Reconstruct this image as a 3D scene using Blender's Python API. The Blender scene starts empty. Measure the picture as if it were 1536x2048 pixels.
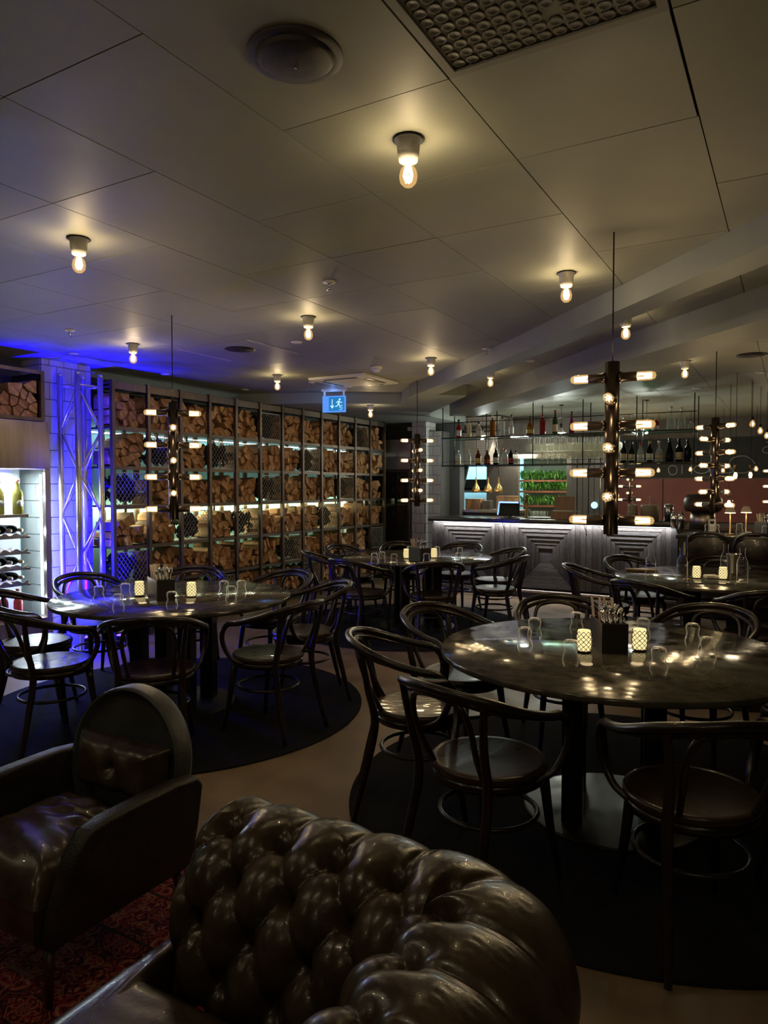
import bpy, bmesh, math, random
from mathutils import Vector, Matrix
from math import sin, cos, pi, radians
random.seed(7)
S = bpy.context.scene
COL = S.collection
# ------------------------------------------------------------------ camera, world, exposure
# room frame: y runs along the log wall away from us, x runs along the bar to the right, z up, metres
cam = bpy.data.cameras.new('camera'); co = bpy.data.objects.new('camera', cam); COL.objects.link(co)
co.location = (0, 0, 1.5); co.rotation_euler = (radians(90 - 2.1), 0, radians(30))
cam.sensor_fit = 'VERTICAL'; cam.sensor_height = 24; cam.lens = 24 * 1420 / 2048; cam.clip_start = 0.02
S.camera = co
S.view_settings.view_transform = 'Standard'; S.view_settings.look = 'None'
S.view_settings.exposure = 1.25; S.view_settings.gamma = 1; S.view_settings.use_curve_mapping = False
w = bpy.data.worlds.new('world'); S.world = w; w.use_nodes = True
w.node_tree.nodes['Background'].inputs[0].default_value = (0.9, 0.75, 0.6, 1)
w.node_tree.nodes['Background'].inputs[1].default_value = 0.012
S.cycles.use_denoising = True
S.cycles.max_bounces = 8; S.cycles.diffuse_bounces = 3; S.cycles.glossy_bounces = 3
S.cycles.transmission_bounces = 4; S.cycles.transparent_max_bounces = 14
S.cycles.sample_clamp_indirect = 3.0
S.cycles.caustics_reflective = False; S.cycles.caustics_refractive = False
CEIL_W = 3.2; CHAND_W = 0.85

def lamp(kind, loc, energy, color, size=.02, rot=None, **k):
    l = bpy.data.lights.new('light', kind); l.energy = energy; l.color = color
    if kind == 'AREA':
        l.shape = 'RECTANGLE'; l.size = size[0]; l.size_y = size[1]
    else: l.shadow_soft_size = size
    for a, b in k.items(): setattr(l, a, b)
    o = bpy.data.objects.new('light', l); COL.objects.link(o); o.location = loc
    if rot: o.rotation_euler = rot
    return o
WARM = (1.0, .81, .51)
# unseen lamps added behind the camera as fill, roughly continuing the ceiling bulbs
for x in (-4.6, -2.84, -1.08, .7):
    lamp('POINT', (x, .35, 2.5), CEIL_W * .7, WARM, .03)
for x in (-3.6, .3): lamp('POINT', (x, -1.6, 2.4), 3.0, WARM, .1)
# ------------------------------------------------------------------ helpers
FP = 1420.0
def bpx(px, a):
    t = (px - 768) / FP; Y = a / (.5 * t + .866); return Y * (.866 * t - .5)
def hpx(px, py, a):
    t = (px - 768) / FP; Y = a / (.5 * t + .866); return 1.5 + (972 - py) / FP * Y * .985

def tag(o, label=None, cat=None, group=None, kind=None):
    if label: o['label'] = label
    if cat: o['category'] = cat
    if group: o['group'] = group
    if kind: o['kind'] = kind
    return o
def thing(name, label, cat, loc=(0, 0, 0), rz=0, group=None):
    o = bpy.data.objects.new(name, None); COL.objects.link(o); o.location = loc; o.rotation_euler = (0, 0, rz)
    return tag(o, label, cat, group)
def linkmesh(name, me, parent=None, loc=(0, 0, 0), rz=0, mat=None):
    o = bpy.data.objects.new(name, me); COL.objects.link(o); o.location = loc; o.rotation_euler = (0, 0, rz)
    if parent: o.parent = parent
    return o
def dup(root, loc=None, rz=None, label=None, group=None, parent=None, kids=None):
    c = root.copy(); COL.objects.link(c)
    if parent: c.parent = parent
    if loc is not None: c.location = loc
    if rz is not None: c.rotation_euler = (0, 0, rz)
    if label: c['label'] = label
    if group: c['group'] = group
    for ch in (KIDS(root) if kids is None else kids): dup(ch, parent=c)
    return c
_kids = {}
def KIDS(o):
    return [x for x in _kids.get(o.name, [])]
def regkids(root):      # remember children once (fast copies later)
    bpy.context.view_layer.update()
    def rec(o):
        _kids[o.name] = list(o.children)
        for c in o.children: rec(c)
    rec(root); return root

class MB:
    def __init__(s): s.v = []; s.f = []; s.sm = []
    def add(s, vs, fs, smooth=False):
        n = len(s.v); s.v += [tuple(p) for p in vs]; s.f += [tuple(i + n for i in f) for f in fs]; s.sm += [smooth] * len(fs)
        return s
    def box(s, x0, x1, y0, y1, z0, z1, M=None):
        vs = [Vector((x, y, z)) for z in (z0, z1) for y in (y0, y1) for x in (x0, x1)]
        if M: vs = [M @ p for p in vs]
        return s.add(vs, [(0, 2, 3, 1), (4, 5, 7, 6), (0, 1, 5, 4), (2, 6, 7, 3), (0, 4, 6, 2), (1, 3, 7, 5)])
    def lathe(s, prof, n=16, c=(0, 0, 0), M=None, smooth=True, cap=True):
        vs = []; fs = []
        for r, z in prof:
            for i in range(n):
                a = 2 * pi * i / n; p = Vector((c[0] + r * cos(a), c[1] + r * sin(a), c[2] + z))
                vs.append(M @ p if M else p)
        for k in range(len(prof) - 1):
            for i in range(n):
                j = (i + 1) % n; fs.append((k * n + i, k * n + j, (k + 1) * n + j, (k + 1) * n + i))
        s.add(vs, fs, smooth)
        if cap:
            m = len(s.v) - len(vs)
            if prof[0][0] > 1e-4: s.f.append(tuple(m + i for i in reversed(range(n)))); s.sm.append(False)
            if prof[-1][0] > 1e-4: s.f.append(tuple(m + (len(prof) - 1) * n + i for i in range(n))); s.sm.append(False)
        return s
    def tube(s, pts, r, n=8, closed=False, steps=0, flat=1.0, caps=True):
        P = [Vector(p) for p in pts]
        R = r if isinstance(r, (list, tuple)) else [r] * len(P)
        if steps:
            Q = []; RR = []; N = len(P); rng = range(N if closed else N - 1)
            for i in rng:
                p1, p2 = P[i], P[(i + 1) % N]
                p0 = P[i - 1] if (closed or i > 0) else p1 * 2 - p2
                p3 = P[(i + 2) % N] if (closed or i + 2 < N) else p2 * 2 - p1
                for k in range(steps):
                    t = k / steps; t2 = t * t; t3 = t2 * t
                    Q.append(.5 * ((2 * p1) + (p2 - p0) * t + (2 * p0 - 5 * p1 + 4 * p2 - p3) * t2 + (3 * p1 - p0 - 3 * p2 + p3) * t3))
                    RR.append(R[i] * (1 - t) + R[(i + 1) % N] * t)
            if not closed: Q.append(P[-1]); RR.append(R[-1])
            P, R = Q, RR
        N = len(P); vs = []; fs = []; up = None
        for i, p in enumerate(P):
            d = (P[(i + 1) % N] - P[i - 1]) if (closed or 0 < i < N - 1) else (P[1] - P[0] if i == 0 else P[-1] - P[-2])
            d.normalize()
            if up is None:
                up = Vector((0, 0, 1)) if abs(d.z) < .9 else Vector((1, 0, 0))
            up = (up - d * up.dot(d))
            up.normalize(); sd = d.cross(up)
            for k in range(n):
                a = 2 * pi * k / n; vs.append(p + (sd * cos(a) + up * sin(a) * flat) * R[i])
        for i in range(N if closed else N - 1):
            for k in range(n):
                j = (k + 1) % n; i2 = (i + 1) % N
                fs.append((i * n + k, i * n + j, i2 * n + j, i2 * n + k))
        if caps and not closed: fs += [tuple(reversed(range(n))), tuple((N - 1) * n + k for k in range(n))]
        return s.add(vs, fs, n > 4)
    def prism(s, poly, d0, d1, axis='y'):
        # polygon in the plane across the axis, extruded from d0 to d1
        def mk(p, d):
            return {'y': (p[0], d, p[1]), 'x': (d, p[0], p[1]), 'z': (p[0], p[1], d)}[axis]
        n = len(poly); vs = [mk(p, d0) for p in poly] + [mk(p, d1) for p in poly]
        fs = [tuple(range(n)), tuple(reversed(range(n, 2 * n)))] + [(i, i + n, (i + 1) % n + n, (i + 1) % n) for i in range(n)]
        return s.add(vs, fs)
    def mesh(s, name, mat=None, fix=True):
        me = bpy.data.meshes.new(name); me.from_pydata(s.v, [], s.f)
        me.polygons.foreach_set('use_smooth', s.sm)
        if mat: me.materials.append(mat)
        if fix:
            bm = bmesh.new(); bm.from_mesh(me); bmesh.ops.recalc_face_normals(bm, faces=bm.faces); bm.to_mesh(me); bm.free()
        me.update(); return me
    def build(s, name, mat, parent=None, loc=(0, 0, 0), rz=0, bevel=0, sub=0):
        o = linkmesh(name, s.mesh(name, mat), parent, loc, rz)
        if bevel:
            m = o.modifiers.new('bevel', 'BEVEL'); m.width = bevel; m.segments = 3; m.limit_method = 'ANGLE'; m.angle_limit = radians(35)
            for p in o.data.polygons: p.use_smooth = True
        if sub:
            m = o.modifiers.new('sub', 'SUBSURF'); m.levels = sub; m.render_levels = sub
            for p in o.data.polygons: p.use_smooth = True
        return o
def bx(*a): return MB().box(*a)

# ------------------------------------------------------------------ materials
def M(name, col, rough=.5, metal=0, bump=0, bscale=40, var=0, vscale=6, rvar=0, coat=0, coords='Object', spec=.5, stretch=None, col2=None):
    m = bpy.data.materials.new(name); m.use_nodes = True; nt = m.node_tree; N = nt.nodes; L = nt.links
    b = N['Principled BSDF']; b.inputs['Base Color'].default_value = (*col, 1); b.inputs['Roughness'].default_value = rough
    b.inputs['Metallic'].default_value = metal; b.inputs['Coat Weight'].default_value = coat; b.inputs['Specular IOR Level'].default_value = spec
    tc = N.new('ShaderNodeTexCoord'); src = tc.outputs[coords]
    if stretch:
        mp = N.new('ShaderNodeMapping'); mp.inputs['Scale'].default_value = stretch; L.new(src, mp.inputs[0]); src = mp.outputs[0]
    if var or rvar or col2:
        n = N.new('ShaderNodeTexNoise'); n.inputs['Scale'].default_value = vscale; n.inputs['Detail'].default_value = 6; n.inputs['Roughness'].default_value = .6
        L.new(src, n.inputs['Vector'])
        if var or col2:
            r = N.new('ShaderNodeMix'); r.data_type = 'RGBA'
            c2 = col2 or tuple(min(1, c * (1 + var)) for c in col); c1 = col if col2 else tuple(c * (1 - var) for c in col)
            r.inputs['A'].default_value = (*c1, 1); r.inputs['B'].default_value = (*c2, 1)
            mr = N.new('ShaderNodeMapRange'); mr.inputs['From Min'].default_value = .35; mr.inputs['From Max'].default_value = .65
            L.new(n.outputs['Fac'], mr.inputs['Value']); L.new(mr.outputs[0], r.inputs['Factor']); L.new(r.outputs['Result'], b.inputs['Base Color'])
        if rvar:
            mr = N.new('ShaderNodeMapRange'); mr.inputs['From Min'].default_value = .35; mr.inputs['From Max'].default_value = .65
            mr.inputs['To Min'].default_value = rough; mr.inputs['To Max'].default_value = rough + rvar
            L.new(n.outputs['Fac'], mr.inputs['Value']); L.new(mr.outputs[0], b.inputs['Roughness'])
    if bump:
        n = N.new('ShaderNodeTexNoise'); n.inputs['Scale'].default_value = bscale; n.inputs['Detail'].default_value = 4
        L.new(src, n.inputs['Vector']); bp = N.new('ShaderNodeBump'); bp.inputs['Strength'].default_value = bump; bp.inputs['Distance'].default_value = .01
        L.new(n.outputs['Fac'], bp.inputs['Height']); L.new(bp.outputs[0], b.inputs['Normal'])
    return m
def EM(name, col, s):
    m = bpy.data.materials.new(name); m.use_nodes = True; nt = m.node_tree; nt.nodes.clear()
    e = nt.nodes.new('ShaderNodeEmission'); e.inputs[0].default_value = (*col, 1); e.inputs[1].default_value = s
    o = nt.nodes.new('ShaderNodeOutputMaterial'); nt.links.new(e.outputs[0], o.inputs[0]); m.cycles.emission_sampling = 'NONE'
    return m
def GL(name, tint=(1, 1, 1), body=.0, bodycol=(1, 1, 1), ior=1.45, edge=.9):
    # thin clear glass: see-through in the middle, reflecting towards its edges
    m = bpy.data.materials.new(name); m.use_nodes = True; nt = m.node_tree; N = nt.nodes; L = nt.links; N.clear()
    t = N.new('ShaderNodeBsdfTransparent'); t.inputs[0].default_value = (*tint, 1)
    g = N.new('ShaderNodeBsdfGlossy'); g.inputs['Roughness'].default_value = .04; g.inputs['Color'].default_value = (edge, edge, edge, 1)
    f = N.new('ShaderNodeFresnel'); f.inputs[0].default_value = ior
    ge = N.new('ShaderNodeNewGeometry'); fm = N.new('ShaderNodeMath'); fm.operation = 'MULTIPLY_ADD'; fm.inputs[1].default_value = -1; fm.inputs[2].default_value = 1
    L.new(ge.outputs['Backfacing'], fm.inputs[0]); f2 = N.new('ShaderNodeMath'); f2.operation = 'MULTIPLY'; L.new(f.outputs[0], f2.inputs[0]); L.new(fm.outputs[0], f2.inputs[1])
    mx = N.new('ShaderNodeMixShader'); L.new(f2.outputs[0], mx.inputs[0]); L.new(t.outputs[0], mx.inputs[1]); L.new(g.outputs[0], mx.inputs[2])
    out = mx.outputs[0]
    if body:
        d = N.new('ShaderNodeBsdfDiffuse'); d.inputs[0].default_value = (*bodycol, 1)
        m2 = N.new('ShaderNodeMixShader'); m2.inputs[0].default_value = body; L.new(out, m2.inputs[1]); L.new(d.outputs[0], m2.inputs[2]); out = m2.outputs[0]
    o = N.new('ShaderNodeOutputMaterial'); L.new(out, o.inputs[0])
    return m
m_ceil = M('ceiling_paint', (.30, .305, .25), .5, var=.12, vscale=1.3, rvar=.15, bump=.05, bscale=3)
m_plenum = M('ceiling_gap', (.02, .018, .015), .9)
m_beam = M('beam_paint', (.24, .26, .24), .55, var=.06, vscale=2)
m_floor = M('concrete', (.23, .155, .085), .36, var=.25, vscale=2.2, rvar=.25, bump=.05, bscale=30)
m_rugd = M('charcoal_carpet', (.018, .017, .017), .95, bump=.6, bscale=400, var=.15, vscale=3, spec=.1)
m_teal = M('teal_wall', (.10, .22, .22), .7, var=.1, vscale=3)
m_darkwall = M('dark_wall', (.035, .037, .035), .7, var=.15, vscale=3)
m_bwall = M('brown_wall', (.09, .07, .055), .6, var=.2, vscale=4)
m_red = M('red_panel', (.16, .035, .028), .6, var=.1, vscale=3)
m_chalk = M('chalkboard', (.02, .02, .019), .8, var=.3, vscale=5)
m_chalkw = M('chalk', (.35, .34, .32), .9)
m_tile = M('white_tile', (.42, .41, .4), .18, var=.05, vscale=9)
m_grout = M('grout', (.05, .05, .048), .95)
m_steel = M('rack_steel', (.16, .125, .1), .38, 1, var=.3, vscale=9, rvar=.2, stretch=(1, 1, .3))
m_bsteel = M('brushed_steel', (.45, .38, .33), .32, 1, var=.12, vscale=3, stretch=(6, 6, .6), rvar=.15)
m_alu = M('aluminium', (.66, .62, .56), .34, .85, var=.08, vscale=8)
m_chrome = M('chrome', (.8, .8, .8), .12, 1)
m_black = M('black_metal', (.02, .018, .016), .35, .7)
m_mesh = M('mesh_metal', (.42, .4, .36), .5, .4)
m_wood = M('log_split', (.40, .205, .088), .8, var=.5, vscale=5, bump=.4, bscale=60, stretch=(.5, 3, 3))
m_wood2 = M('log_pale', (.52, .3, .14), .8, var=.4, vscale=7, bump=.4, bscale=60, stretch=(.5, 3, 3))
m_bark = M('log_bark', (.09, .05, .03), .9, var=.4, vscale=30, bump=.8, bscale=60)
m_coal = M('charcoal', (.018, .017, .016), .7, bump=.6, bscale=60)
m_bent = M('dark_bentwood', (.015, .0085, .006), .27, var=.3, vscale=12, coat=.25, rvar=.12)
m_seat = M('seat_ply', (.034, .016, .0095), .27, var=.25, vscale=9, stretch=(6, 1, 1), rvar=.14, coat=.2)
m_stone = M('table_stone', (.035, .031, .024), .06, col2=(.085, .075, .055), vscale=14, rvar=.13)
m_leather = M('brown_leather', (.045, .027, .0135), .24, var=.3, vscale=9, bump=.07, bscale=110, rvar=.14, coat=.14)
m_leath2 = M('dark_leather', (.022, .015, .012), .36, var=.4, vscale=9, bump=.3, bscale=150, rvar=.2)
m_leath3 = M('armchair_inside', (.055, .056, .054), .33, var=.3, vscale=7, bump=.25, bscale=160, rvar=.15)  # cool sheen of the inner back put into the colour as lighter grey
m_legw = M('walnut_leg', (.05, .015, .012), .4)
m_porc = M('porcelain', (.6, .58, .54), .2)
m_white = M('white_plastic', (.8, .76, .7), .45)
m_bronze = M('bronze_tube', (.07, .052, .042), .24, .9, var=.15, vscale=6)
m_brass = M('brass', (.45, .28, .1), .35, .9)
m_copper = M('speaker_grille', (.035, .026, .021), .6, .4, bump=.3, bscale=600)
m_disc = M('grille_disc', (.24, .23, .19), .6)
m_planks = [M('bar_plank%d' % i, c, .55, var=.45, vscale=9, bump=.6, bscale=26, stretch=(1.2, 12, 12)) for i, c in enumerate([(.052, .042, .035), (.036, .029, .024), (.07, .057, .047)])]
m_planksv = [M('bar_plankv%d' % i, c, .55, var=.45, vscale=9, bump=.6, bscale=26, stretch=(12, 12, 1.2)) for i, c in enumerate([(.042, .034, .029), (.03, .024, .02), (.055, .045, .038)])]
m_counter = M('bar_counter', (.035, .032, .028), .22, var=.2, vscale=5)
m_box = M('cutlery_box', (.03, .022, .017), .45)
m_paper = M('menu_paper', (.5, .38, .27), .6)
m_paper2 = M('menu_paper_white', (.62, .58, .52), .6)
m_oak = M('oak', (.3, .16, .07), .5, var=.2, vscale=6, stretch=(8, 1, 1))
m_cutlery = M('cutlery', (.6, .58, .55), .18, 1)
m_fil = EM('filament', (1.0, .7, .33), 8)
m_filc = EM('filament_soft', (1.0, .8, .45), 6)
m_candle = EM('candle_glow', (1.0, .78, .36), .5)
m_candlehot = EM('candle_hot', (1.0, .86, .6), 1.4)
m_led = EM('led_strip', (.85, .92, 1.0), 2)
m_ledwarm = EM('led_strip_warm', (1.0, .95, .65), 6)
m_glass = GL('clear_glass', (.97, .98, .97))
m_bulb = GL('bulb_glass', (1, .93, .8), ior=1.35)
def glow(m, col, k, w_):      # weak emission put into the bulb glass in place of scatter and bloom
    nt = m.node_tree; o = [n for n in nt.nodes if n.type == 'OUTPUT_MATERIAL'][0]; src = o.inputs[0].links[0].from_socket
    e = nt.nodes.new('ShaderNodeEmission'); e.inputs[0].default_value = (*col, 1); e.inputs[1].default_value = k
    mx = nt.nodes.new('ShaderNodeMixShader'); mx.inputs[0].default_value = w_; nt.links.new(src, mx.inputs[1]); nt.links.new(e.outputs[0], mx.inputs[2]); nt.links.new(mx.outputs[0], o.inputs[0]); m.cycles.emission_sampling = 'NONE'
glow(m_bulb, (1, .6, .22), .7, .22)
m_shelfgl = GL('shelf_glass', (.6, .8, .72), .25, (.25, .42, .36))
m_door = GL('door_glass', (.9, .93, .93), ior=1.25)
m_dglass = M('smoked_glass', (.012, .009, .008), .08)
m_leafs = [M('leaf_%d' % i, c, .55, var=.3, vscale=20) for i, c in enumerate([(.12, .34, .04), (.25, .5, .1), (.05, .17, .03)])]
def bottle_glass(i, c, b=.75): return GL('bottle_glass_%s' % i, tuple(min(1, x * 1.6 + .1) for x in c), b, c)

# ------------------------------------------------------------------ setting
XL, XR, YN, YF = -6.15, 3.2, -2.6, 13.0; H = 2.64
def struct(name, mb, mat, parent=None, **k):
    o = mb.build(name, mat, parent, **k)
    if not parent: o['kind'] = 'structure'
    return o
struct('floor', bx(XL - .2, XR, YN, YF, -.1, 0), m_floor)
ceiling = struct('ceiling', bx(XL - .2, XR, YN, YF, H + .03, H + .1), m_plenum)
struct('wall_left', bx(XL - .12, XL, YN, 10.6, 0, H + .03), m_teal)
struct('wall_back', bx(XL - .12, XR, YN - .1, YN, 0, H + .03), m_darkwall)
struct('wall_right', bx(XR, XR + .1, YN, YF, 0, H + .03), m_darkwall)
wf = struct('wall_far', bx(XL - .12, XR, YF, YF + .1, 0, H + .03), m_bwall)
# upper dark band of the left wall above the rack and its sloping cove
struct('trim_1', bx(XL, XL + .05, 4.52, 8.0, 2.2, H), m_darkwall)
struct('trim_2', MB().prism([(XL + .05, 2.635), (XL + .05, 2.585), (XL + .16, 2.635)], 4.52, 7.0), m_beam)
struct('trim_3', bx(XL, XL + .05, 2.0, 3.97, 2.2, H), m_darkwall)
# ceiling panels, 58 cm grid, each a panel of its own
gx, gy = .585, .5675
pm = {}
def panel(x0, x1, y0, y1, z=H):
    key = (round(x1 - x0, 3), round(y1 - y0, 3))
    if key not in pm: pm[key] = bx(0, key[0], 0, key[1], 0, .012).mesh('ceiling_panel', m_ceil)
    o = linkmesh('ceiling_panel', pm[key], ceiling, (x0, y0, z + random.uniform(0, .0012)))
xs = [-.275 - gx * i for i in range(-4, 11)]; ys = [1.285 + gy * i for i in range(-1, 20)]
g = .0022
for i in range(len(xs) - 1):
    x1, x0 = xs[i], xs[i + 1]
    j = 0
    while j < len(ys) - 1:
        y0, y1 = ys[j], ys[j + 1]
        if i == 4 and j == 1: j += 1; continue                       # the place of the disc grille
        if (i * 5 + j * 3) % 4 == 1 and j + 2 < len(ys) and not (i == 4 and j == 0): y1 = ys[j + 2]; j += 1
        e = .006 if (i == 3 and y1 < 2.5) else g
        panel(x0 + g, x1 - (.006 if i == 4 and y1 < 2.5 else g), y0 + g, y1 - g)
        j += 1
for (a, b, c, d) in [(XL - .1, xs[-1], YN, YF), (xs[0], XR, YN, YF), (xs[-1], xs[0], YN, ys[0]), (xs[-1], xs[0], ys[-1], YF)]:
    if b - a > .01 and d - c > .01: bx(a, b, c, d, H, H + .02).build('ceiling_border', m_ceil, ceiling)
# soffit and the two slanting beams
def beam(name, pts, z0, z1=H): return struct(name, MB().prism(pts, z0, z1, 'z'), m_beam)
beam('ceiling_soffit', [(XL, 6.72), (-5.11, 7.11), (-4.23, 7.73), (-3.79, 7.13 + .02), (-3.52, 7.08), (-3.2, 7.4), (-4.6, 9.15), (-4.6, 10.6), (XL, 10.6)], 2.51)
beam('ceiling_beam', [(.6, 2.70), (-.115, 3.40), (-.78, 4.11), (-1.95, 5.34), (-3.79, 7.13), (-3.6, 7.30), (-1.45, 4.96 + .12), (-.52, 4.06 + .04), (.7, 2.87)], 2.505)
beam('ceiling_beam', [(.6, 3.9), (-.15, 4.60), (-1.28, 5.75), (-4.08, 8.85), (-3.8, 9.1), (-1.0, 6.10), (-.163, 5.2), (.75, 4.25)], 2.45)
# tiled columns: every tile is a piece
def tiled_column(x0, x1, y0, y1, z1, ts, faces, name='tiled_column', z0=0):
    c = struct(name, bx(x0, x1, y0, y1, z0, z1), m_grout)
    ms = {}
    def tile(p, q, face, zz, hh):
        w_ = q - p - .0055; key = (round(w_, 3), round(hh - .0055, 3), face in 'ew')
        if w_ < .01 or hh < .02: return
        if key not in ms:
            ms[key] = (bx(0, .006, 0, key[0], 0, key[1]) if key[2] else bx(0, key[0], 0, .006, 0, key[1])).mesh('tile', m_tile)
        loc = {'e': (x1, p, zz), 'w': (x0 - .006, p, zz), 's': (p, y0 - .006, zz), 'n': (p, y1, zz)}[face]
        linkmesh('tile', ms[key], c, (loc[0], loc[1] + .002 * (face in 'ew'), loc[2] + .002))
    for f in faces:
        lo, hi = (y0, y1) if f in 'ew' else (x0, x1)
        k = 0; z = z0
        while z < z1 - .01:
            hh = min(ts, z1 - z); p = lo; off = (k % 2) * ts * .5
            q = lo + (ts - off if off else ts)
            while p < hi - .005:
                tile(p, min(q, hi), f, z, hh); p = q; q = p + ts
            z += ts; k += 1
    return c
tiled_column(XL, -5.83, 3.985, 4.5, H, .152, 'es')
tiled_column(-5.26, -5.02, 10.0, 10.35, 2.51, .152, 'es')
tiled_column(-5.01, -4.80, 10.1, 10.5, 2.36, .152, 's', 'tiled_chimney')
tiled_column(XL, -5.99, 9.22, 9.66, 2.5, .152, 'es')
# far part of the left corner: smoked glass cold cabinet, steel panel above
struct('wall_corner', bx(XL, -4.62, 10.42, 10.6, 0, 2.51), m_darkwall)
# far wall: chalkboard band, red panels
bx(-2.6, XR, YF - .03, YF, 1.64, 2.3).build('chalkboard', m_chalk, wf)
for i in range(9): bx(-4.4 + i * .82, -3.6 + i * .82, YF - .04, YF, .9, 1.62).build('red_panel', m_red, wf)
rr = random.Random(3)
ch = MB()
def chalk(pts, r=.006): ch.tube([(p[0], YF - .035, p[1]) for p in pts], r, 4, steps=4)
for cx, cz, rx, rz in [(.35, 1.95, .3, .22), (.35, 1.97, .16, .1), (-.75, 1.85, .2, .14), (-.38, 2.08, .07, .05), (-1.35, 1.78, .12, .07), (-1.8, 1.77, .07, .08), (1.2, 2.0, .2, .2)]:
    chalk([(cx + rx * cos(t) * rr.uniform(.85, 1.1), cz + rz * sin(t)) for t in [k * .7 for k in range(10)]])
for k in range(9): chalk([(-.4 + .05 * k + rr.uniform(-.02, .02), 2.2 - .03 * k), (-.3 + .06 * k, 2.22 - .03 * k), (-.2 + .05 * k, 2.16 - .02 * k)], .005)
for z in (1.83, 1.79, 1.75): chalk([(-.35, z), (-.1, z + .01), (.02, z)], .005)
chalk([(-1.2, 1.8), (-.9, 1.8), (-.9, 1.72), (-1.2, 1.72), (-1.2, 1.8)]); chalk([(-1.65, 1.85), (-1.65, 1.7)]); chalk([(-1.5, 1.86), (-1.5, 1.7)])
ch.build('chalk_drawing', m_chalkw, wf)

# ------------------------------------------------------------------ carpets
def disc(name, label, x, y, r, z, mat, cat='rug'):
    o = MB().lathe([(r - .006, 0), (r, .003), (r, z - .003), (r - .006, z)], 96, smooth=False).build(name, mat, loc=(x, y, .0005)); return tag(o, label, cat)
disc('round_rug', 'round charcoal rug under the dining table nearest the wine fridge', -3.66, 3.47, 1.28, .01, m_rugd)
disc('round_rug', 'round charcoal rug under the near right dining table, behind the sofa', -.70, 3.46, 1.29, .01, m_rugd)
disc('round_rug', 'round charcoal rug under the far dining table by the log rack', -3.62, 6.76, 1.29, .01, m_rugd)
disc('round_rug', 'round charcoal rug under the dining table in front of the bar end', -.55, 6.41, 1.2, .01, m_rugd)
def persian():
    m = bpy.data.materials.new('persian_pile'); m.use_nodes = True; nt = m.node_tree; N = nt.nodes; L = nt.links; b = N['Principled BSDF']; b.inputs['Roughness'].default_value = .95
    b.inputs['Specular IOR Level'].default_value = .1
    tc = N.new('ShaderNodeTexCoord'); sp = N.new('ShaderNodeSeparateXYZ'); L.new(tc.outputs['Object'], sp.inputs[0])
    def math_(op, a, b_=None, c=None):
        n = N.new('ShaderNodeMath'); n.operation = op
        for i, v in enumerate((a, b_, c)):
            if v is None: continue
            if isinstance(v, (int, float)): n.inputs[i].default_value = v
            else: L.new(v, n.inputs[i])
        return n.outputs[0]
    def mixc(f, a, c):
        n = N.new('ShaderNodeMix'); n.data_type = 'RGBA'; L.new(f, n.inputs['Factor'])
        for k, v in (('A', a), ('B', c)):
            if isinstance(v, tuple): n.inputs[k].default_value = (*v, 1)
            else: L.new(v, n.inputs[k])
        return n.outputs['Result']
    # motifs mirror inside 34 cm cells
    nz = N.new('ShaderNodeTexNoise'); nz.inputs['Scale'].default_value = 9; L.new(tc.outputs['Object'], nz.inputs['Vector'])
    jx = math_('MULTIPLY', math_('SUBTRACT', nz.outputs['Fac'], .5), .05)
    u = math_('PINGPONG', math_('ADD', sp.outputs[0], jx), .17); v = math_('PINGPONG', math_('ADD', sp.outputs[1], jx), .17)
    cb = N.new('ShaderNodeCombineXYZ'); L.new(u, cb.inputs[0]); L.new(v, cb.inputs[1])
    vo = N.new('ShaderNodeTexNoise'); vo.inputs['Scale'].default_value = 12; vo.inputs['Detail'].default_value = 1.5; vo.inputs['Distortion'].default_value = 1.6; L.new(cb.outputs[0], vo.inputs['Vector'])
    rad = math_('SQRT', math_('ADD', math_('MULTIPLY', u, u), math_('MULTIPLY', v, v))); ang = math_('ARCTAN2', v, u)
    wav = math_('ADD', rad, math_('MULTIPLY', math_('SINE', math_('MULTIPLY', ang, 16.0)), .01))
    ring = math_('GREATER_THAN', math_('SINE', math_('MULTIPLY', wav, 120.0)), .7)
    near = math_('LESS_THAN', rad, .085)
    cont = math_('SINE', math_('MULTIPLY', vo.outputs['Fac'], 46.0))
    line = math_('GREATER_THAN', cont, .82); dark = math_('LESS_THAN', cont, -.55)
    big = N.new('ShaderNodeTexNoise'); big.inputs['Scale'].default_value = 7; L.new(cb.outputs[0], big.inputs['Vector'])
    och = math_('GREATER_THAN', big.outputs['Fac'], .56)
    c = mixc(och, (.26, .02, .018), (.15, .014, .018)); c = mixc(dark, c, (.035, .007, .01)); c = mixc(line, c, (.33, .17, .09)); c = mixc(math_('MULTIPLY', ring, near), c, (.27, .11, .06))
    # border stripes near the far edge
    yb = math_('SUBTRACT', 2.0, sp.outputs[1])
    st = math_('LESS_THAN', math_('PINGPONG', yb, .11), .006); inb = math_('LESS_THAN', yb, .62)
    c = mixc(math_('MULTIPLY', st, inb), c, (.03, .015, .014))
    fine = N.new('ShaderNodeTexNoise'); fine.inputs['Scale'].default_value = 260; L.new(tc.outputs['Object'], fine.inputs['Vector'])
    c2 = mixc(math_('MULTIPLY', fine.outputs['Fac'], .6), c, (.02, .006, .006)); L.new(c2, b.inputs['Base Color'])
    bp = N.new('ShaderNodeBump'); bp.inputs['Strength'].default_value = .5; bp.inputs['Distance'].default_value = .004; L.new(fine.outputs['Fac'], bp.inputs['Height']); L.new(bp.outputs[0], b.inputs['Normal'])
    return m
tag(bx(-3.3, -.62, -1.2, 1.99, .0005, .012).build('patterned_rug', persian()), 'red patterned oriental rug under the leather armchair and sofa', 'rug')

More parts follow.
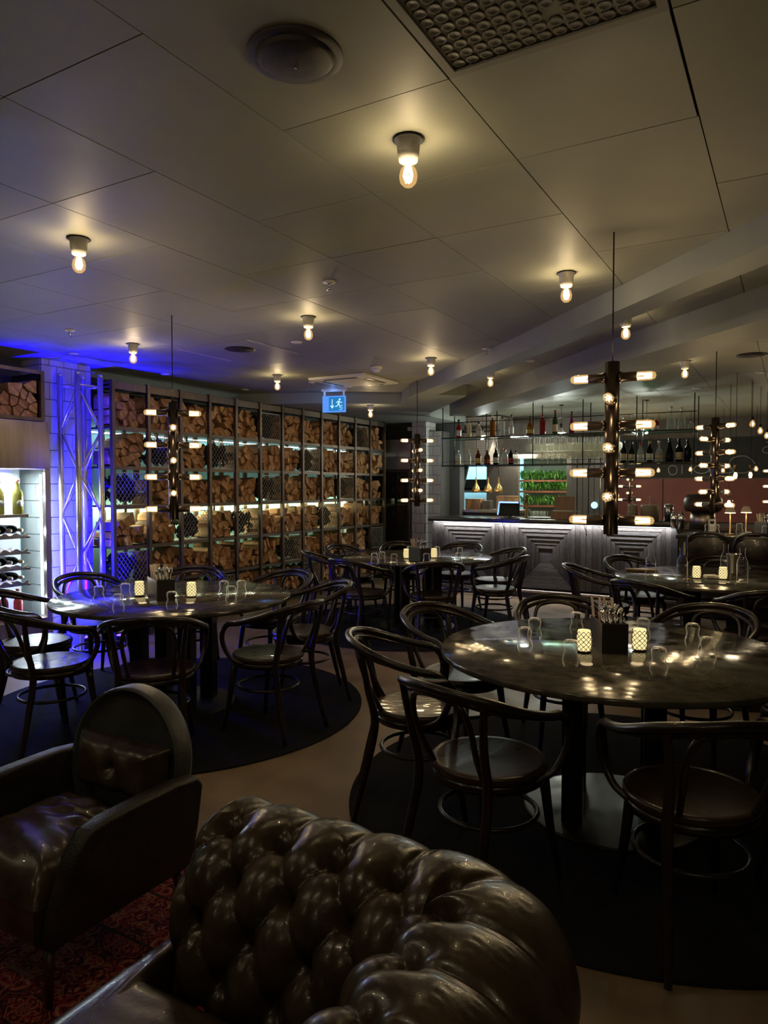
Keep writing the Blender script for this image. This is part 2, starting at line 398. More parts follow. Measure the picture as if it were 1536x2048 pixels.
# ------------------------------------------------------------------ firewood rack
RX = -5.62; RY0 = 4.575; BW = .43; RZ = [2.49, 2.065, 1.684, 1.304, .906, .53, .15]
rack = thing('firewood_rack', 'tall steel shelving full of split firewood along the left wall', 'shelving', (0, 0, 0))
pmf = bx(-.02, .02, -.018, .018, 0, 2.51).mesh('post', m_steel); pmb = bx(-.015, .015, -.015, .015, 0, 2.49).mesh('post', m_steel)
for k in range(13):
    linkmesh('post', pmf, rack, (RX, RY0 + k * BW, 0)); linkmesh('post', pmb, rack, (RX - .36, RY0 + k * BW, 0))
    if k < 12:
        linkmesh('post', bx(-.012, .012, -.03, .03, 0, 2.49).mesh('post', m_steel) if k == 0 else bpost, rack, (RX - .43, RY0 + (k + .5) * BW, 0))
        if k == 0: bpost = bpy.data.objects['post.002'].data
shm = bx(-.36, 0, .018, BW - .018, -.012, .006).box(-.005, .006, .018, BW - .018, -.028, .008).mesh('shelf', m_steel)
for k in range(12):
    for r, z in enumerate(RZ): linkmesh('shelf', shm, rack, (RX, RY0 + k * BW, z))
    linkmesh('top_rail', bpy.data.meshes['shelf'] if 0 else shm, rack, (RX, RY0 + k * BW, 2.455))
meshcells = {(0, 5), (0, 10), (1, 1), (1, 3), (1, 7), (2, 0), (2, 5), (2, 9), (3, 2), (3, 4), (3, 8), (4, 0), (4, 6), (4, 11), (5, 0), (5, 3), (5, 7)}
def expanded(wd, ht):
    mb = MB(); nx = 8; cw = wd / nx; nz = 5; chh = ht / nz
    for i in range(nx + 1):
        for sgn in (1, -1):
            pts = []
            for j in range(nz * 2 + 1):
                yy = i * cw + sgn * (cw / 2 if j % 2 else 0); pts.append((0, min(max(yy, 0), wd), j * chh / 2))
            mb.tube(pts, .0028, 4, caps=False)
    mb.box(-.004, .004, 0, wd, ht, ht + .008); mb.box(-.004, .004, 0, wd, -.004, .004)
    return mb.mesh('mesh_panel', m_mesh)
mp_ = expanded(.39, .31)
def coalmesh(seed):
    r = random.Random(seed); mb = MB()
    for i in range(120):
        s = r.uniform(.03, .045); x = -r.uniform(.06, .28); y = r.uniform(.052, .338); z =   .0505 + r.random() * .23 * (.7 + .3 * sin(y * 9))
        vs = [Vector(d) * s * r.uniform(.7, 1.1) + Vector((x, y, z)) for d in [(1, 0, 0), (-1, 0, 0), (0, 1, 0), (0, -1, 0), (0, 0, 1), (0, 0, -1)]]
        mb.add(vs, [(0, 2, 4), (2, 1, 4), (1, 3, 4), (3, 0, 4), (2, 0, 5), (1, 2, 5), (3, 1, 5), (0, 3, 5)])
    return mb.mesh('charcoal_heap', m_coal)
coals = [coalmesh(i) for i in range(3)]
def voronoi(w_, top, n, r):
    pts = []
    while len(pts) < n:
        p = (r.uniform(.01, w_ - .01), r.uniform(.01, .36))
        if p[1] < top(p[0]) and all((p[0] - q[0]) ** 2 + (p[1] - q[1]) ** 2 > .06 ** 2 for q in pts): pts.append(p)
        elif r.random() < .02: n -= 1
    out = []
    for i, p in enumerate(pts):
        R_ = r.uniform(.052, .088); ph = r.random() * 6
        ns = r.choice([3, 4, 4, 5, 5, 6]); R_ *= 1.35 if ns == 3 else 1.12 if ns == 4 else 1; cell = [(p[0] + R_ * f_ * cos(ph + (k + g_) * 2 * pi / ns), p[1] + R_ * f_ * sin(ph + (k + g_) * 2 * pi / ns)) for k, f_, g_ in [(k, r.uniform(.8, 1.15), r.uniform(-.15, .15)) for k in range(ns)]]
        cl = [(0, 0, 1, 0), (w_, 0, -1, 0), (0, 0, 0, 1), (0, .332, 0, -1)]
        for j, q in enumerate(pts):
            if j != i:
                dx, dy = p[0] - q[0], p[1] - q[1]; d = math.hypot(dx, dy)
                if d < .16: cl.append(((p[0] + q[0]) / 2 + dx / d * .0035, (p[1] + q[1]) / 2 + dy / d * .004, dx / d, dy / d))
        for (cx, cy, nx, ny) in cl:
            new = []
            for k in range(len(cell)):
                A_, B_ = cell[k], cell[(k + 1) % len(cell)]
                da = (A_[0] - cx) * nx + (A_[1] - cy) * ny; db = (B_[0] - cx) * nx + (B_[1] - cy) * ny
                if da >= 0: new.append(A_)
                if (da >= 0) != (db >= 0): t = da / (da - db); new.append((A_[0] + (B_[0] - A_[0]) * t, A_[1] + (B_[1] - A_[1]) * t))
            cell = new
            if len(cell) < 3: break
        if len(cell) >= 3:
            # drop very short edges
            c2 = [cell[k] for k in range(len(cell)) if math.hypot(cell[k][0] - cell[k - 1][0], cell[k][1] - cell[k - 1][1]) > .007]
            if len(c2) >= 3: out.append(c2)
    return out
ROWN = ['top', 'second', 'third', 'fourth', 'fifth', 'bottom']; BAYN = ['first', 'second', 'third', 'fourth', 'fifth', 'sixth', 'seventh', 'eighth', 'ninth', 'tenth', 'eleventh', 'twelfth']
rl = random.Random(11); nlog = 0; far_logs = [MB(), MB()]
for bay in range(12):
    for row in range(6):
        z = RZ[row + 1] + .007; y = RY0 + bay * BW + .02
        if (row, bay) in meshcells:
            linkmesh('mesh_panel', mp_, rack, (RX - .012, y, z + .004))
            o = linkmesh('charcoal_heap', coals[(row + bay) % 3], None, (RX - .012, y, z - .0))
            tag(o, 'dark charcoal heap behind wire mesh, %s row, %s bay of the firewood rack' % (ROWN[row], BAYN[bay]), 'charcoal', kind='stuff'); continue
        Hh = (.345 if row == 0 else .315); w_ = BW - .04
        a0 = rl.uniform(.62, .95); a1 = rl.uniform(.62, .95); ph = rl.random() * 6
        top = lambda s, a0=a0, a1=a1, ph=ph, Hh=Hh: Hh * min(.98, (a0 + (a1 - a0) * s / w_ + .1 * sin(s * 14 + ph)))
        for c in voronoi(w_, top, 14 if row else 16, rl):
            dx = rl.uniform(-.07, .002); Lg = rl.uniform(.225, .25); ty, tz = rl.uniform(-.45, .45), rl.uniform(-.35, .35); mt = rl.choice([0, 0, 1])
            if row in (3,) and rl.random() < .3: dx -= .0
            zoff = max(0, .0015 - min(p[1] for p in c))
            cx = sum(p[0] for p in c) / len(c); cz = sum(p[1] for p in c) / len(c); tp = rl.uniform(.85, 1)
            vs = [(RX - .02 + dx + (p[0] - cx) * ty + (p[1] - cz) * tz, y + p[0], z + p[1] + zoff) for p in c]
            mo = max(v[0] for v in vs) - (RX - .014); vs = [(v[0] - max(0, mo), v[1], v[2]) for v in vs] if mo > 0 else vs
            cx0, cz0 = cx, cz; cx += y; cz += z + zoff
            vs += [(RX - .02 + dx - Lg, cx + (v[1] - cx) * tp, cz + (v[2] - cz) * tp) for v in vs]; n = len(c)
            fs = [tuple(range(n)), tuple(reversed(range(n, 2 * n)))] + [(i, i + n, (i + 1) % n + n, (i + 1) % n) for i in range(n)]
            if nlog < 298:
                mb = MB(); o0 = vs[0]; mb.add([(v[0] - o0[0], v[1] - cx, v[2] - cz) for v in vs], fs)
                me = mb.mesh('firewood_log', [m_wood, m_wood2][mt], fix=False); me.materials.append(m_bark)
                if rl.random() < .35: me.polygons[2 + rl.randrange(n)].material_index = 1
                o = linkmesh('firewood_log', me, None, (o0[0], cx, cz))
                tag(o, 'split firewood log, %s %s of heap, %s row, %s bay from the truss' % ('upper' if cz0 > .15 else 'lower', 'right' if cx0 > .19 else 'left', ROWN[row], BAYN[bay]), 'log', 'firewood in the %s row, %s bay' % (ROWN[row], BAYN[bay])); nlog += 1
            else: far_logs[mt].add(vs, fs)
fl = far_logs[0]; nf0 = len(fl.f); fl.add(far_logs[1].v, far_logs[1].f)
me = fl.mesh('firewood_logs', m_wood, fix=False); me.materials.append(m_wood2)
for i, p in enumerate(me.polygons): p.material_index = 1 if i >= nf0 else 0
tag(linkmesh('stacked_firewood', me), 'split firewood filling the farther bays of the steel rack', 'firewood', kind='stuff')
# led strips behind the second and fourth rows: real strips on the back posts
for z, e, colr, mt in ((2.04, 9, (.75, .95, .9), m_led), (1.28, 30, (.95, 1.0, .62), m_ledwarm)):
    tag(bx(-6.1, -6.085, RY0, RY0 + 12 * BW, z - .006, z + .006).build('light_strip', mt), 'thin glowing strip behind the %s row of the firewood rack' % ('second' if z > 2 else 'fourth'), 'light strip')
    lamp('AREA', (-6.04, RY0 + 6 * BW, z - .004), e, colr, (.03, 12 * BW))
    lamp('AREA', (-6.08, RY0 + 6 * BW, z + .0), e * .35, colr, (12 * BW, .02), (radians(90), 0, radians(90)))

# firewood box over the fridge
t = thing('firewood_box', 'small steel framed box of logs on top of the wine fridge', 'shelf', (-5.6, 3.0, 2.055))
fr = MB()
for yy in (0, .86): fr.box(-.03, 0, yy - .035 * (yy > 0), yy + .035 * (yy == 0), 0, .43)
fr.box(-.03, 0, .035, .825, 0, .03).box(-.03, 0, .035, .825, .4, .43)
fr.build('frame', m_steel, t); bx(-.45, -.03, 0, .86, 0, .012).build('bottom_plate', m_steel, t); bx(-.45, -.44, 0, .86, .012, .42).build('back_plate', m_darkwall, t)
bx(-.44, -.03, .85, .86, .012, .42).build('side_plate', m_darkwall, t)
for c in voronoi(.78, lambda s: .24 + .07 * sin(s * 7 + 2), 30, rl):
    dx = rl.uniform(-.03, .0); mb = MB(); n = len(c); cx = sum(p[0] for p in c) / n; cz = sum(p[1] for p in c) / n
    mb.prism([(p[0] - cx, p[1] - cz) for p in c], 0, -.36, 'x')
    o = mb.build('firewood_log', rl.choice([m_wood, m_wood2]), None, (-5.635 + dx, 3.04 + cx, 2.069 + cz)); tag(o, 'split firewood log in the box above the wine fridge, %s %s' % ('upper' if cz > .13 else 'lower', 'right end' if cx > .52 else 'middle' if cx > .26 else 'left end'), 'log', 'firewood in the box above the fridge')

# ------------------------------------------------------------------ wine fridge
m_fridgein = M('fridge_inside', (.5, .52, .53), .3, .3)
fx, fy0, fy1 = -5.6, 3.0, 3.90
t = thing('wine_fridge', 'tall lit glass wine fridge with steel top beside the tiled column', 'fridge', (fx, fy0, 0))
W_ = fy1 - fy0; D_ = .45
bx(-D_, 0, 0, W_, 1.645, 2.05).build('top_panel', m_bsteel, t, bevel=.004)
bx(-D_ + .03, -.03, .02, W_ - .02, 0, .2).build('plinth', m_black, t)
bx(-D_, 0, 0, W_, .2, .36).build('bottom_panel', m_bsteel, t)
for yy, xx in ((W_ - .05, -.03), (0, -.03)): bx(xx, 0, yy, yy + .05, .36, 1.645).build('door_frame', m_bsteel, t)
bx(-D_, -D_ + .01, 0, W_, .36, 1.645).build('back_panel', m_fridgein, t)
bx(-.02, -.012, .05, W_ - .05, .37, 1.64).build('door_pane', m_door, t)
bx(-D_ + .01, -.03, W_ - .008, W_ - .002, .36, 1.645).build('side_pane', m_door, t)
bx(-.075, -.06, W_ - .055, W_ - .04, .38, 1.6).build('light_tube', m_led, t)
bx(-.075, -.06, .03, .045, .38, 1.6).build('light_tube', m_led, t)
for z in (.5, .8, 1.1, 1.4): lamp('POINT', (fx - .085, fy1 - .065, z), 2.6, (.85, .93, 1), .02)
lamp('AREA', (fx - .25, fy0 + .45, 1.62), 9, (.85, .93, 1), (.3, .7))
bx(-.4, -.06, .03, .73, 1.235, 1.26).build('shelf', m_bsteel, t)
wave = lambda z: MB().prism([(.03 + .7 * k / 40, z + .012 * cos(2 * pi * k / 40 * 7) + .02) for k in range(41)] + [(.73, z - .015), (.03, z - .015)], -.09, -.08, 'x')
for z in (1.07, .935, .80, .665):
    wave(z).build('wine_rack', m_bsteel, t); wave(z).build('wine_rack', m_bsteel, t, (-.22, 0, 0))
    bx(-.4, -.05, .725, .735, z - .015, z + .0).build('rack_side', m_bsteel, t)
def bottle_mesh(h, r, kind=0):
    if kind == 0: pr = [(r * .9, 0), (r, .006), (r, h * .55), (r * .9, h * .62), (r * .4, h * .74), (r * .36, h * .93), (r * .42, h * .94), (r * .42, h), (0, h)]
    elif kind == 1: pr = [(r * .9, 0), (r, .006), (r, h * .68), (r * .85, h * .74), (r * .33, h * .8), (r * .33, h * .95), (0, h * .95)]
    elif kind == 2: pr = [(r * .8, 0), (r, h * .1), (r * 1.02, h * .4), (r * .7, h * .58), (r * .28, h * .72), (r * .26, h * .95), (0, h * .95)]
    else: pr = [(r * .9, 0), (r, .006), (r * .95, h * .4), (r * .55, h * .6), (r * .32, h * .8), (r * .3, h), (0, h)]
    return MB().lathe(pr, 14)
GC = {'clear': (.5, .52, .5), 'green': (.04, .1, .03), 'dark': (.012, .014, .01), 'red': (.3, .03, .03), 'amber': (.3, .11, .02), 'brown': (.12, .04, .015), 'pink': (.55, .16, .16), 'champagne': (.35, .32, .09), 'magenta': (.25, .02, .1), 'cream': (.55, .5, .38), 'mint': (.1, .4, .25)}
GM = {k: (bottle_glass(k, v, .35 if k == 'clear' else .7)) for k, v in GC.items()}
PM = {k: M('print_' + k, v, .5) for k, v in {'white': (.6, .58, .54), 'cream': (.55, .45, .28), 'yellow': (.6, .45, .12), 'orange': (.6, .12, .04), 'black': (.02, .02, .02), 'red': (.4, .03, .03), 'gold': (.5, .35, .15), 'pinkfoil': (.6, .3, .2), 'blue': (.05, .1, .3)}.items()}
def bottle(loc, h, r, glass, label, lab='white', cap='black', kind=0, group=None, lh=(.12, .42), M_=None):
    t = thing('bottle', label, 'bottle', loc, 0, group)
    bottle_mesh(h, r, kind).build('glass_body', GM[glass], t)
    if lab: MB().lathe([(r * 1.015, h * lh[0]), (r * 1.015, h * lh[1])], 14, cap=False).build('paper_label', PM[lab], t)
    rc = r * (.46 if kind == 0 else .38); MB().lathe([(rc, h * .88), (rc, h * 1.01), (0, h * 1.01)], 10).build('cap', PM[cap], t)
    return t
for i in range(3): bottle((fx - .13 - .03 * (i % 2), fy0 + .68 - .15 * i, 1.261), .30, .042, 'champagne', 'green-gold sparkling wine bottle standing on the fridge shelf, %s from the column' % ['first', 'second', 'third'][i], None, 'pinkfoil', 0)
for k in range(3):
    tt = bpy.data.objects['bottle' + ('.%03d' % k if k else '')]
    MB().lathe([(.03, 0), (.03, .002), (0, .002)], 16, M=Matrix.Translation((.0415, -.006, .09)) @ Matrix.Rotation(pi / 2, 4, 'Y')).build('paper_label', PM['white'], tt)
n = 0
for ri, z in enumerate((1.07, .80, .665)):
    for k in range(6):
        tt = thing('wine_bottle', 'dark wine bottle lying in the %s wavy rack of the fridge' % ['topmost', 'middle', 'lowest'][ri], 'bottle', (fx - .07, fy0 + .68 - k * .1, z + .055), 0, 'bottles lying in the %s fridge rack' % ['topmost', 'middle', 'lowest'][ri])
        R_ = Matrix.Rotation(radians(90), 4, 'Y') @ Matrix.Translation((0, 0, -.33))
        o = MB().lathe([(.03, 0), (.037, .006), (.037, .19), (.03, .215), (.014, .25), (.013, .3), (.016, .3), (.016, .315), (0, .315)], 12, M=R_).build('glass_body', GM['dark'], tt)
        MB().lathe([(.0165, .28), (.0165, .317), (0, .317)], 10, M=R_).build('foil', PM['cream'], tt)
for k in range(6): bottle((fx - .12 - .06 * (k % 2), fy0 + .66 - k * .09, .372), .25, .036, 'pink', 'pink bottle standing in the bottom of the wine fridge', None, 'pinkfoil', 0, 'pink bottles in the fridge bottom')

# ------------------------------------------------------------------ truss with blue light
t = thing('lighting_truss', 'tall square aluminium truss standing before the blue-lit tiled column', 'truss', (-5.49, 4.10, 0))
CR = .025; cm = MB().lathe([(CR, 0), (CR, 2.47)], 16).lathe([(CR * .8, 2.47), (CR * .8, 2.5), (0, 2.5)], 16).mesh('chord', m_alu)
cs = [(0, 0), (0, .24), (-.24, .24), (-.24, 0)]
for c in cs: linkmesh('chord', cm, t, (c[0], c[1], .012))
bx(-.32, .08, -.08, .32, 0, .012).build('base_plate', m_alu, t)
for s in range(4):
    p, q = cs[s], cs[(s + 1) % 4]; nseg = 6; hh = 2.28 / nseg
    for k in range(nseg):
        z0 = .1 + k * hh; A_, B_ = (p, q) if k % 2 == s % 2 else (q, p)
        MB().tube([(A_[0], A_[1], z0), (B_[0], B_[1], z0 + hh)], .008, 8).build('brace', m_alu, t)
    MB().tube([(p[0], p[1], 2.4), (q[0], q[1], 2.4)], .008, 8).build('brace', m_alu, t)
BL = (.003, .0, 1.0)
for k, (x, y, zt, e, sz, tx, ty) in enumerate([(-5.61, 4.22, 2.6, 330, 50, -5.78, 4.25), (-5.45, 4.5, 2.6, 60, 70, -5.6, 4.3)]):
    u = thing('uplighter', ['small black uplighter inside the foot of the truss', 'small black uplighter on the floor between truss and rack'][k], 'lamp', (x, y, 0.013 if k == 0 else 0))
    MB().lathe([(.05, 0), (.05, .09), (.044, .1)], 16, cap=True).build('housing', m_black, u)
    MB().lathe([(.04, .101), (.04, .104), (0, .104)], 16).build('lens', EM('blue_lens', (.05, .02, 1), 6), u)
    d = Vector((tx - x, ty - y, zt - .12)); o = lamp('SPOT', (x, y, .13), e, BL, .03, d.to_track_quat('-Z', 'Y').to_euler(), spot_size=radians(sz), spot_blend=.6)
lamp('POINT', (-5.61, 4.17, .32), 22, BL, .03)
lamp('SPOT', (-5.53, 4.22, .2), 800, BL, .03, Vector((-.3, .02, 1.25)).to_track_quat('-Z', 'Y').to_euler(), spot_size=radians(52), spot_blend=.7)

# ------------------------------------------------------------------ ceiling fittings
def ceiling_lamp():
    t = thing('ceiling_lamp', 'x', 'lamp')
    MB().lathe([(.047, 0), (.047, -.004), (.04, -.006), (.036, -.05), (.03, -.072), (.022, -.074)], 20).build('lamp_holder', m_porc, t)
    MB().lathe([(.052, .001), (.052, -.003), (0, -.003)], 20).build('mounting_ring', m_black, t)
    b = MB().lathe([(.014, -.072), (.016, -.085), (.027, -.1), (.031, -.12), (.027, -.14), (.014, -.153), (0, -.156)], 16, cap=False).build('bulb', m_bulb, t)
    fb = MB()
    for k in range(5):
        a = k * 2 * pi / 5; fb.tube([(.006 * cos(a), .006 * sin(a), -.085), (.014 * cos(a), .014 * sin(a), -.118), (.007 * cos(a + .7), .007 * sin(a + .7), -.138)], .0042, 5, steps=2)
    fb.build('filament', m_filc, b)
    return regkids(t)
cl = [(-1.12, 2.10, 'ceiling bulb nearest the middle, in the panel beside the disc grille'), (-2.88, 2.17, 'near left ceiling bulb, below the left edge of the photo'), (-1.077, 3.82, 'ceiling bulb next to the right chandelier cable'),
      (-2.858, 3.93, 'ceiling bulb in the middle, beyond the small sprinkler'), (-4.62, 3.97, 'ceiling bulb in the blue glow near the truss'), (-2.825, 5.73, 'ceiling bulb between the air conditioner and the beam'),
      (-4.62, 5.81, 'ceiling bulb left of the air conditioner'), (-4.6, 7.63, 'far ceiling bulb just right of the exit sign', 2.51), (-.999, 4.978, 'bulb between the two slanting ceiling beams, right one'), (-2.631, 6.67, 'bulb between the two slanting ceiling beams, left one'), (-.884, 7.027, 'ceiling bulb beyond the beams above the bar end')]
L0 = ceiling_lamp()
for i, c in enumerate(cl):
    z = c[3] if len(c) > 3 else H
    if i == 1: lab = 'leftmost ceiling bulb, large and near, above the wine fridge side'
    else: lab = c[2]
    o = L0 if i == 0 else dup(L0, (c[0], c[1], z)); o.location = (c[0], c[1], z - .0012); o['label'] = lab; o['group'] = 'bare ceiling bulbs in white holders'
    lamp('POINT', (c[0], c[1], z - .125), CEIL_W * (.35 if i in (8, 9, 10) else 1), WARM, .02)
def sprinkler():
    t = thing('sprinkler', 'x', 'sprinkler')
    MB().lathe([(.038, 0), (.036, -.006), (.014, -.01)], 18).build('rosette', m_white, t)
    MB().lathe([(.008, -.009), (.008, -.03), (.004, -.034), (.004, -.045), (.014, -.046), (.014, -.049), (0, -.049)], 12).build('head', m_chrome, t)
    return regkids(t)
s0 = sprinkler()
for i, (x, y, lab) in enumerate([(-2.269, 3.316, 'white sprinkler head in the middle of the ceiling'), (-4.611, 3.386, 'white sprinkler head left, before the blue glow'), (-2.232, 5.567, 'white sprinkler head just left of the slanting beam'), (-4.611, 6.40, 'white sprinkler head by the left corner of the air conditioner')]):
    o = s0 if i == 0 else dup(s0); o.location = (x, y, H); o['label'] = lab; o['group'] = 'ceiling sprinklers'
def flatdisc(x, y, r, lab, z=H, mat=None, name='ceiling_spotlight', cat='spotlight'):
    t = thing(name, lab, cat, (x, y, z)); MB().lathe([(r, 0), (r, -.004), (r * .72, -.009)], 24).build('trim_ring', mat or m_white, t)
    MB().lathe([(r * .7, -.0092), (r * .66, -.006), (0, -.006)], 20).build('cover', m_copper if name == 'ceiling_speaker' else m_white, t); return t
flatdisc(-3.436, 4.565, .045, 'small white disc on the ceiling below the middle bulb')
for x, y, l in [(-5.4, 4.0, 'small white disc in the blue glow above the fridge'), (-5.573, 5.19, 'small white disc above the second bay of the rack'), (-5.645, 6.49, 'small white disc above the fourth bay of the rack')]: flatdisc(x, y, .045, l)
for x, y, l in [(-.802, 4.714, 'small white spotlight between the beams, nearest'), (-1.516, 5.519, 'small white spotlight between the beams, second'), (-2.1, 6.3, 'small white spotlight between the beams, farthest')]: flatdisc(x, y, .045, l)
for x, y, l in [(-.31, 8.1, 'small white disc on the ceiling beyond the beams, right'), (-1.0, 9.0, 'small white disc on the ceiling over the bar')]: flatdisc(x, y, .05, l)
t = thing('ceiling_speaker', 'large round brown speaker in the near ceiling', 'speaker', (-1.165, 1.547, H))
MB().lathe([(.127, 0), (.127, -.006), (.105, -.009)], 48).build('outer_ring', m_copper, t)
MB().lathe([(.104, -.0095), (.09, -.02), (.05, -.03), (0, -.033)], 48).build('cone_cover', m_copper, t)
MB().lathe([(.004, -.0335), (.003, -.036), (0, -.037)], 10).build('badge', m_chrome, t)
for x, y, l in [(-4.018, 4.561, 'dark round speaker grille flush in the far left ceiling'), (-.343, 6.99, 'dark round speaker grille in the ceiling at right edge')]:
    t = thing('ceiling_speaker', l, 'speaker', (x, y, H)); MB().lathe([(.125, 0), (.125, -.005), (.11, -.007)], 36).build('outer_ring', m_black, t); MB().lathe([(.109, -.0072), (.05, -.009), (0, -.009)], 36).build('cone_cover', m_copper, t)
t = thing('smoke_detector', 'white smoke detector above the air conditioner', 'smoke detector', (-3.475, 5.876, H))
MB().lathe([(.055, 0), (.055, -.02), (.05, -.024)], 24).build('base', m_white, t); MB().lathe([(.042, -.0245), (.04, -.04), (.02, -.055), (0, -.057)], 24).build('chamber', m_white, t)
# access hatch outline
t = thing('ceiling_hatch', 'thin white outlined hatch in the ceiling left of the dark speaker', 'hatch', (-4.05, 4.65, H))
for (a, b, c, d) in [(-.42, -.413, -.35, .3), (.33, .337, -.35, .3)]: bx(a, b, c, d, -.004, 0).build('hatch_edge', m_white, t)
bx(-.413, .33, -.35, .3, -.002, 0).build('hatch_lid', m_ceil, t)
# grille of pressed discs
gx0, gx1, gy0, gy1 = -.857, -.272, 1.285, 1.8505
t = thing('disc_grille', 'square ceiling panel covered in small round pressed discs', 'ceiling grille', (gx0, gy0, H))
wx, wy = gx1 - gx0, gy1 - gy0
bx(.006, wx - .006, .006, wy - .006, .004, .012).build('plate', m_disc, t)
f = MB(); f.box(.006, wx - .006, .006, .03, -.006, .004).box(.006, wx - .006, wy - .03, wy - .006, -.006, .004).box(.006, .03, .03, wy - .03, -.006, .004).box(wx - .03, wx - .006, .03, wy - .03, -.006, .004)
f.build('frame', m_disc, t)
dm = MB().lathe([(.0165, .004), (.0172, .001), (.016, -.001), (.013, .0012), (0, .0024)], 14).mesh('pressed_disc', m_disc)
for i in range(14):
    for j in range(15):
        x = .052 + i * .0395 + (j % 2) * .0; y = .052 + j * .0385; 
        if x < wx - .04 and y < wy - .035 and (i * 7 + j) % 59: linkmesh('pressed_disc', dm, t, (x + .0, y, 0))
# air conditioner
t = thing('air_conditioner', 'square white ceiling air conditioner cassette near the exit sign', 'air conditioner', (-4.1, 6.46, H))
MB().prism([(-.35, -.35), (.35, -.35), (.35, .35), (-.35, .35)], -.03, 0, 'z').build('frame', m_white, t, bevel=.008)
bx(-.21, .21, -.21, .21, -.042, -.031).build('grille_plate', m_white, t, bevel=.006)
for k in range(4):
    Rz = Matrix.Rotation(k * pi / 2, 4, 'Z'); MB().box(-.2, .2, .25, .285, -.034, -.029, Rz).build('louvre', m_black, t)
# exit sign
t = thing('exit_sign', 'lit blue emergency exit sign with arrow and running figure, hanging from ceiling', 'sign', (-4.72, 7.0, 0), radians(15))
m_sg = EM('sign_field', (.02, .2, .5), .45); m_sw = EM('sign_white', (.5, .8, 1.0), .55)
bx(-.15, .15, -.03, .03, 2.615, H).build('mount', m_white, t)
for s in (-1, 1): bx(s * .12 - .01, s * .12 + .01, -.01, .01, 2.56, 2.615).build('bracket', m_white, t)
bx(-.14, .14, -.018, .018, 2.37, 2.56).build('lit_box', EM('sign_side', (.1, .3, .9), .45), t)
bx(-.06, .13, -.0205, -.0183, 2.385, 2.545).build('pictogram_panel', m_sg, t)
a = MB().box(-.022, -.014, -.023, -.021, 2.42, 2.52); a.prism([(-.042, 2.445), (-.018, 2.41), (.006, 2.445), (-.004, 2.45), (-.018, 2.428), (-.034, 2.45)], -.023, -.021); a.build('arrow', m_sw, t)
mn = MB()
mn.lathe([(.011, 0), (.011, .002), (0, .002)], 12, M=Matrix.Translation((.075, -.021, 2.517)) @ Matrix.Rotation(pi / 2, 4, 'X'))
for p, q, r_ in [((.07, 2.5), (.06, 2.462), .009), ((.068, 2.497), (.045, 2.492), .004), ((.045, 2.492), (.035, 2.475), .004), ((.07, 2.495), (.09, 2.478), .004), ((.09, 2.478), (.108, 2.484), .004), ((.06, 2.462), (.082, 2.445), .0055), ((.082, 2.445), (.078, 2.415), .005), ((.06, 2.462), (.045, 2.44), .0055), ((.045, 2.44), (.02, 2.434), .005)]:
    mn.tube([(p[0], -.022, p[1]), (q[0], -.022, q[1])], r_, 6)
mn.box(.1, .104, -.023, -.021, 2.395, 2.455).box(.07, .1, -.023, -.021, 2.395, 2.399); mn.build('running_figure', m_sw, t)
lamp('AREA', (-4.74, 6.93, 2.47), .35, (.1, .35, 1), (.2, .12), (radians(90), 0, radians(15)))
lamp('POINT', (-4.70, 6.94, 2.58), .12, (.12, .3, 1), .03)

# ------------------------------------------------------------------ chandeliers
def chandelier(zt=2.06, n=7, pole=.78, R0=.032, ceil=H):
    t = thing('chandelier', 'x', 'chandelier')
    MB().lathe([(R0, zt - pole), (R0, zt)], 24).build('pole', m_bronze, t)
    MB().tube([(0, 0, zt), (0, 0, ceil)], .0035, 6).build('cable', m_black, t)
    sm = MB().lathe([(.026, .028), (.026, .04), (.0215, .045), (.0215, .105), (0, .105)], 16)
    sock = sm.mesh('socket', m_bronze)
    tube = MB().lathe([(.018, .104), (.0205, .11), (.0205, .165), (.014, .182), (0, .187)], 14, cap=False).mesh('bulb', m_bulb)
    fb = MB()
    for k in range(6):
        a = k * pi / 3; fb.tube([(.012 * cos(a), .012 * sin(a), .108), (.011 * cos(a + .4), .011 * sin(a + .4), .168)], .0018, 4)
    fb.lathe([(.0, .135), (.006, .14), (.0075, .152), (.005, .166), (0, .17)], 8)
    fil = fb.mesh('filament', m_fil)
    for k in range(n):
        z = zt - .07 - k * .1075
        for s in (0, 1):
            ang = (0 if k % 2 == 0 else pi / 2) + s * pi
            R_ = Matrix.Rotation(ang, 4, 'Z') @ Matrix.Rotation(pi / 2, 4, 'Y'); M_ = Matrix.Translation((0, 0, z)) @ R_
            so = linkmesh('socket', sock, t); so.matrix_local = M_
            b = linkmesh('bulb', tube, so); f_ = linkmesh('filament', fil, b)
    return regkids(t)
C0 = chandelier()
def chand_lights(x, y, zt=2.06, n=7, w_=CHAND_W, th=0):
    for k in range(n):
        for s in (0, 1):
            ang = th + (0 if k % 2 == 0 else pi / 2) + s * pi
            lamp('POINT', (x + .147 * cos(ang), y + .147 * sin(ang), zt - .07 - k * .1075), w_, WARM, .018)
for i, (x, y, th, l) in enumerate([(-.722, 3.318, 6, 'nearest bronze chandelier of tube bulbs, above the near right table'), (-3.625, 3.44, 47, 'left bronze chandelier of tube bulbs, before the firewood rack'),
                               (-3.54, 6.85, 42, 'far middle bronze chandelier of tube bulbs, before the tiled pillar'), (-.57, 6.44, -32, 'right bronze chandelier of tube bulbs, beyond the bar end')]):
    o = C0 if i == 0 else dup(C0); o.location = (x, y, 0); o['label'] = l; o.rotation_euler = (0, 0, radians(th)); o['group'] = 'column chandeliers over the dining tables'; chand_lights(x, y, th=radians(th))
C1 = chandelier(1.78, 5, .55, .02)
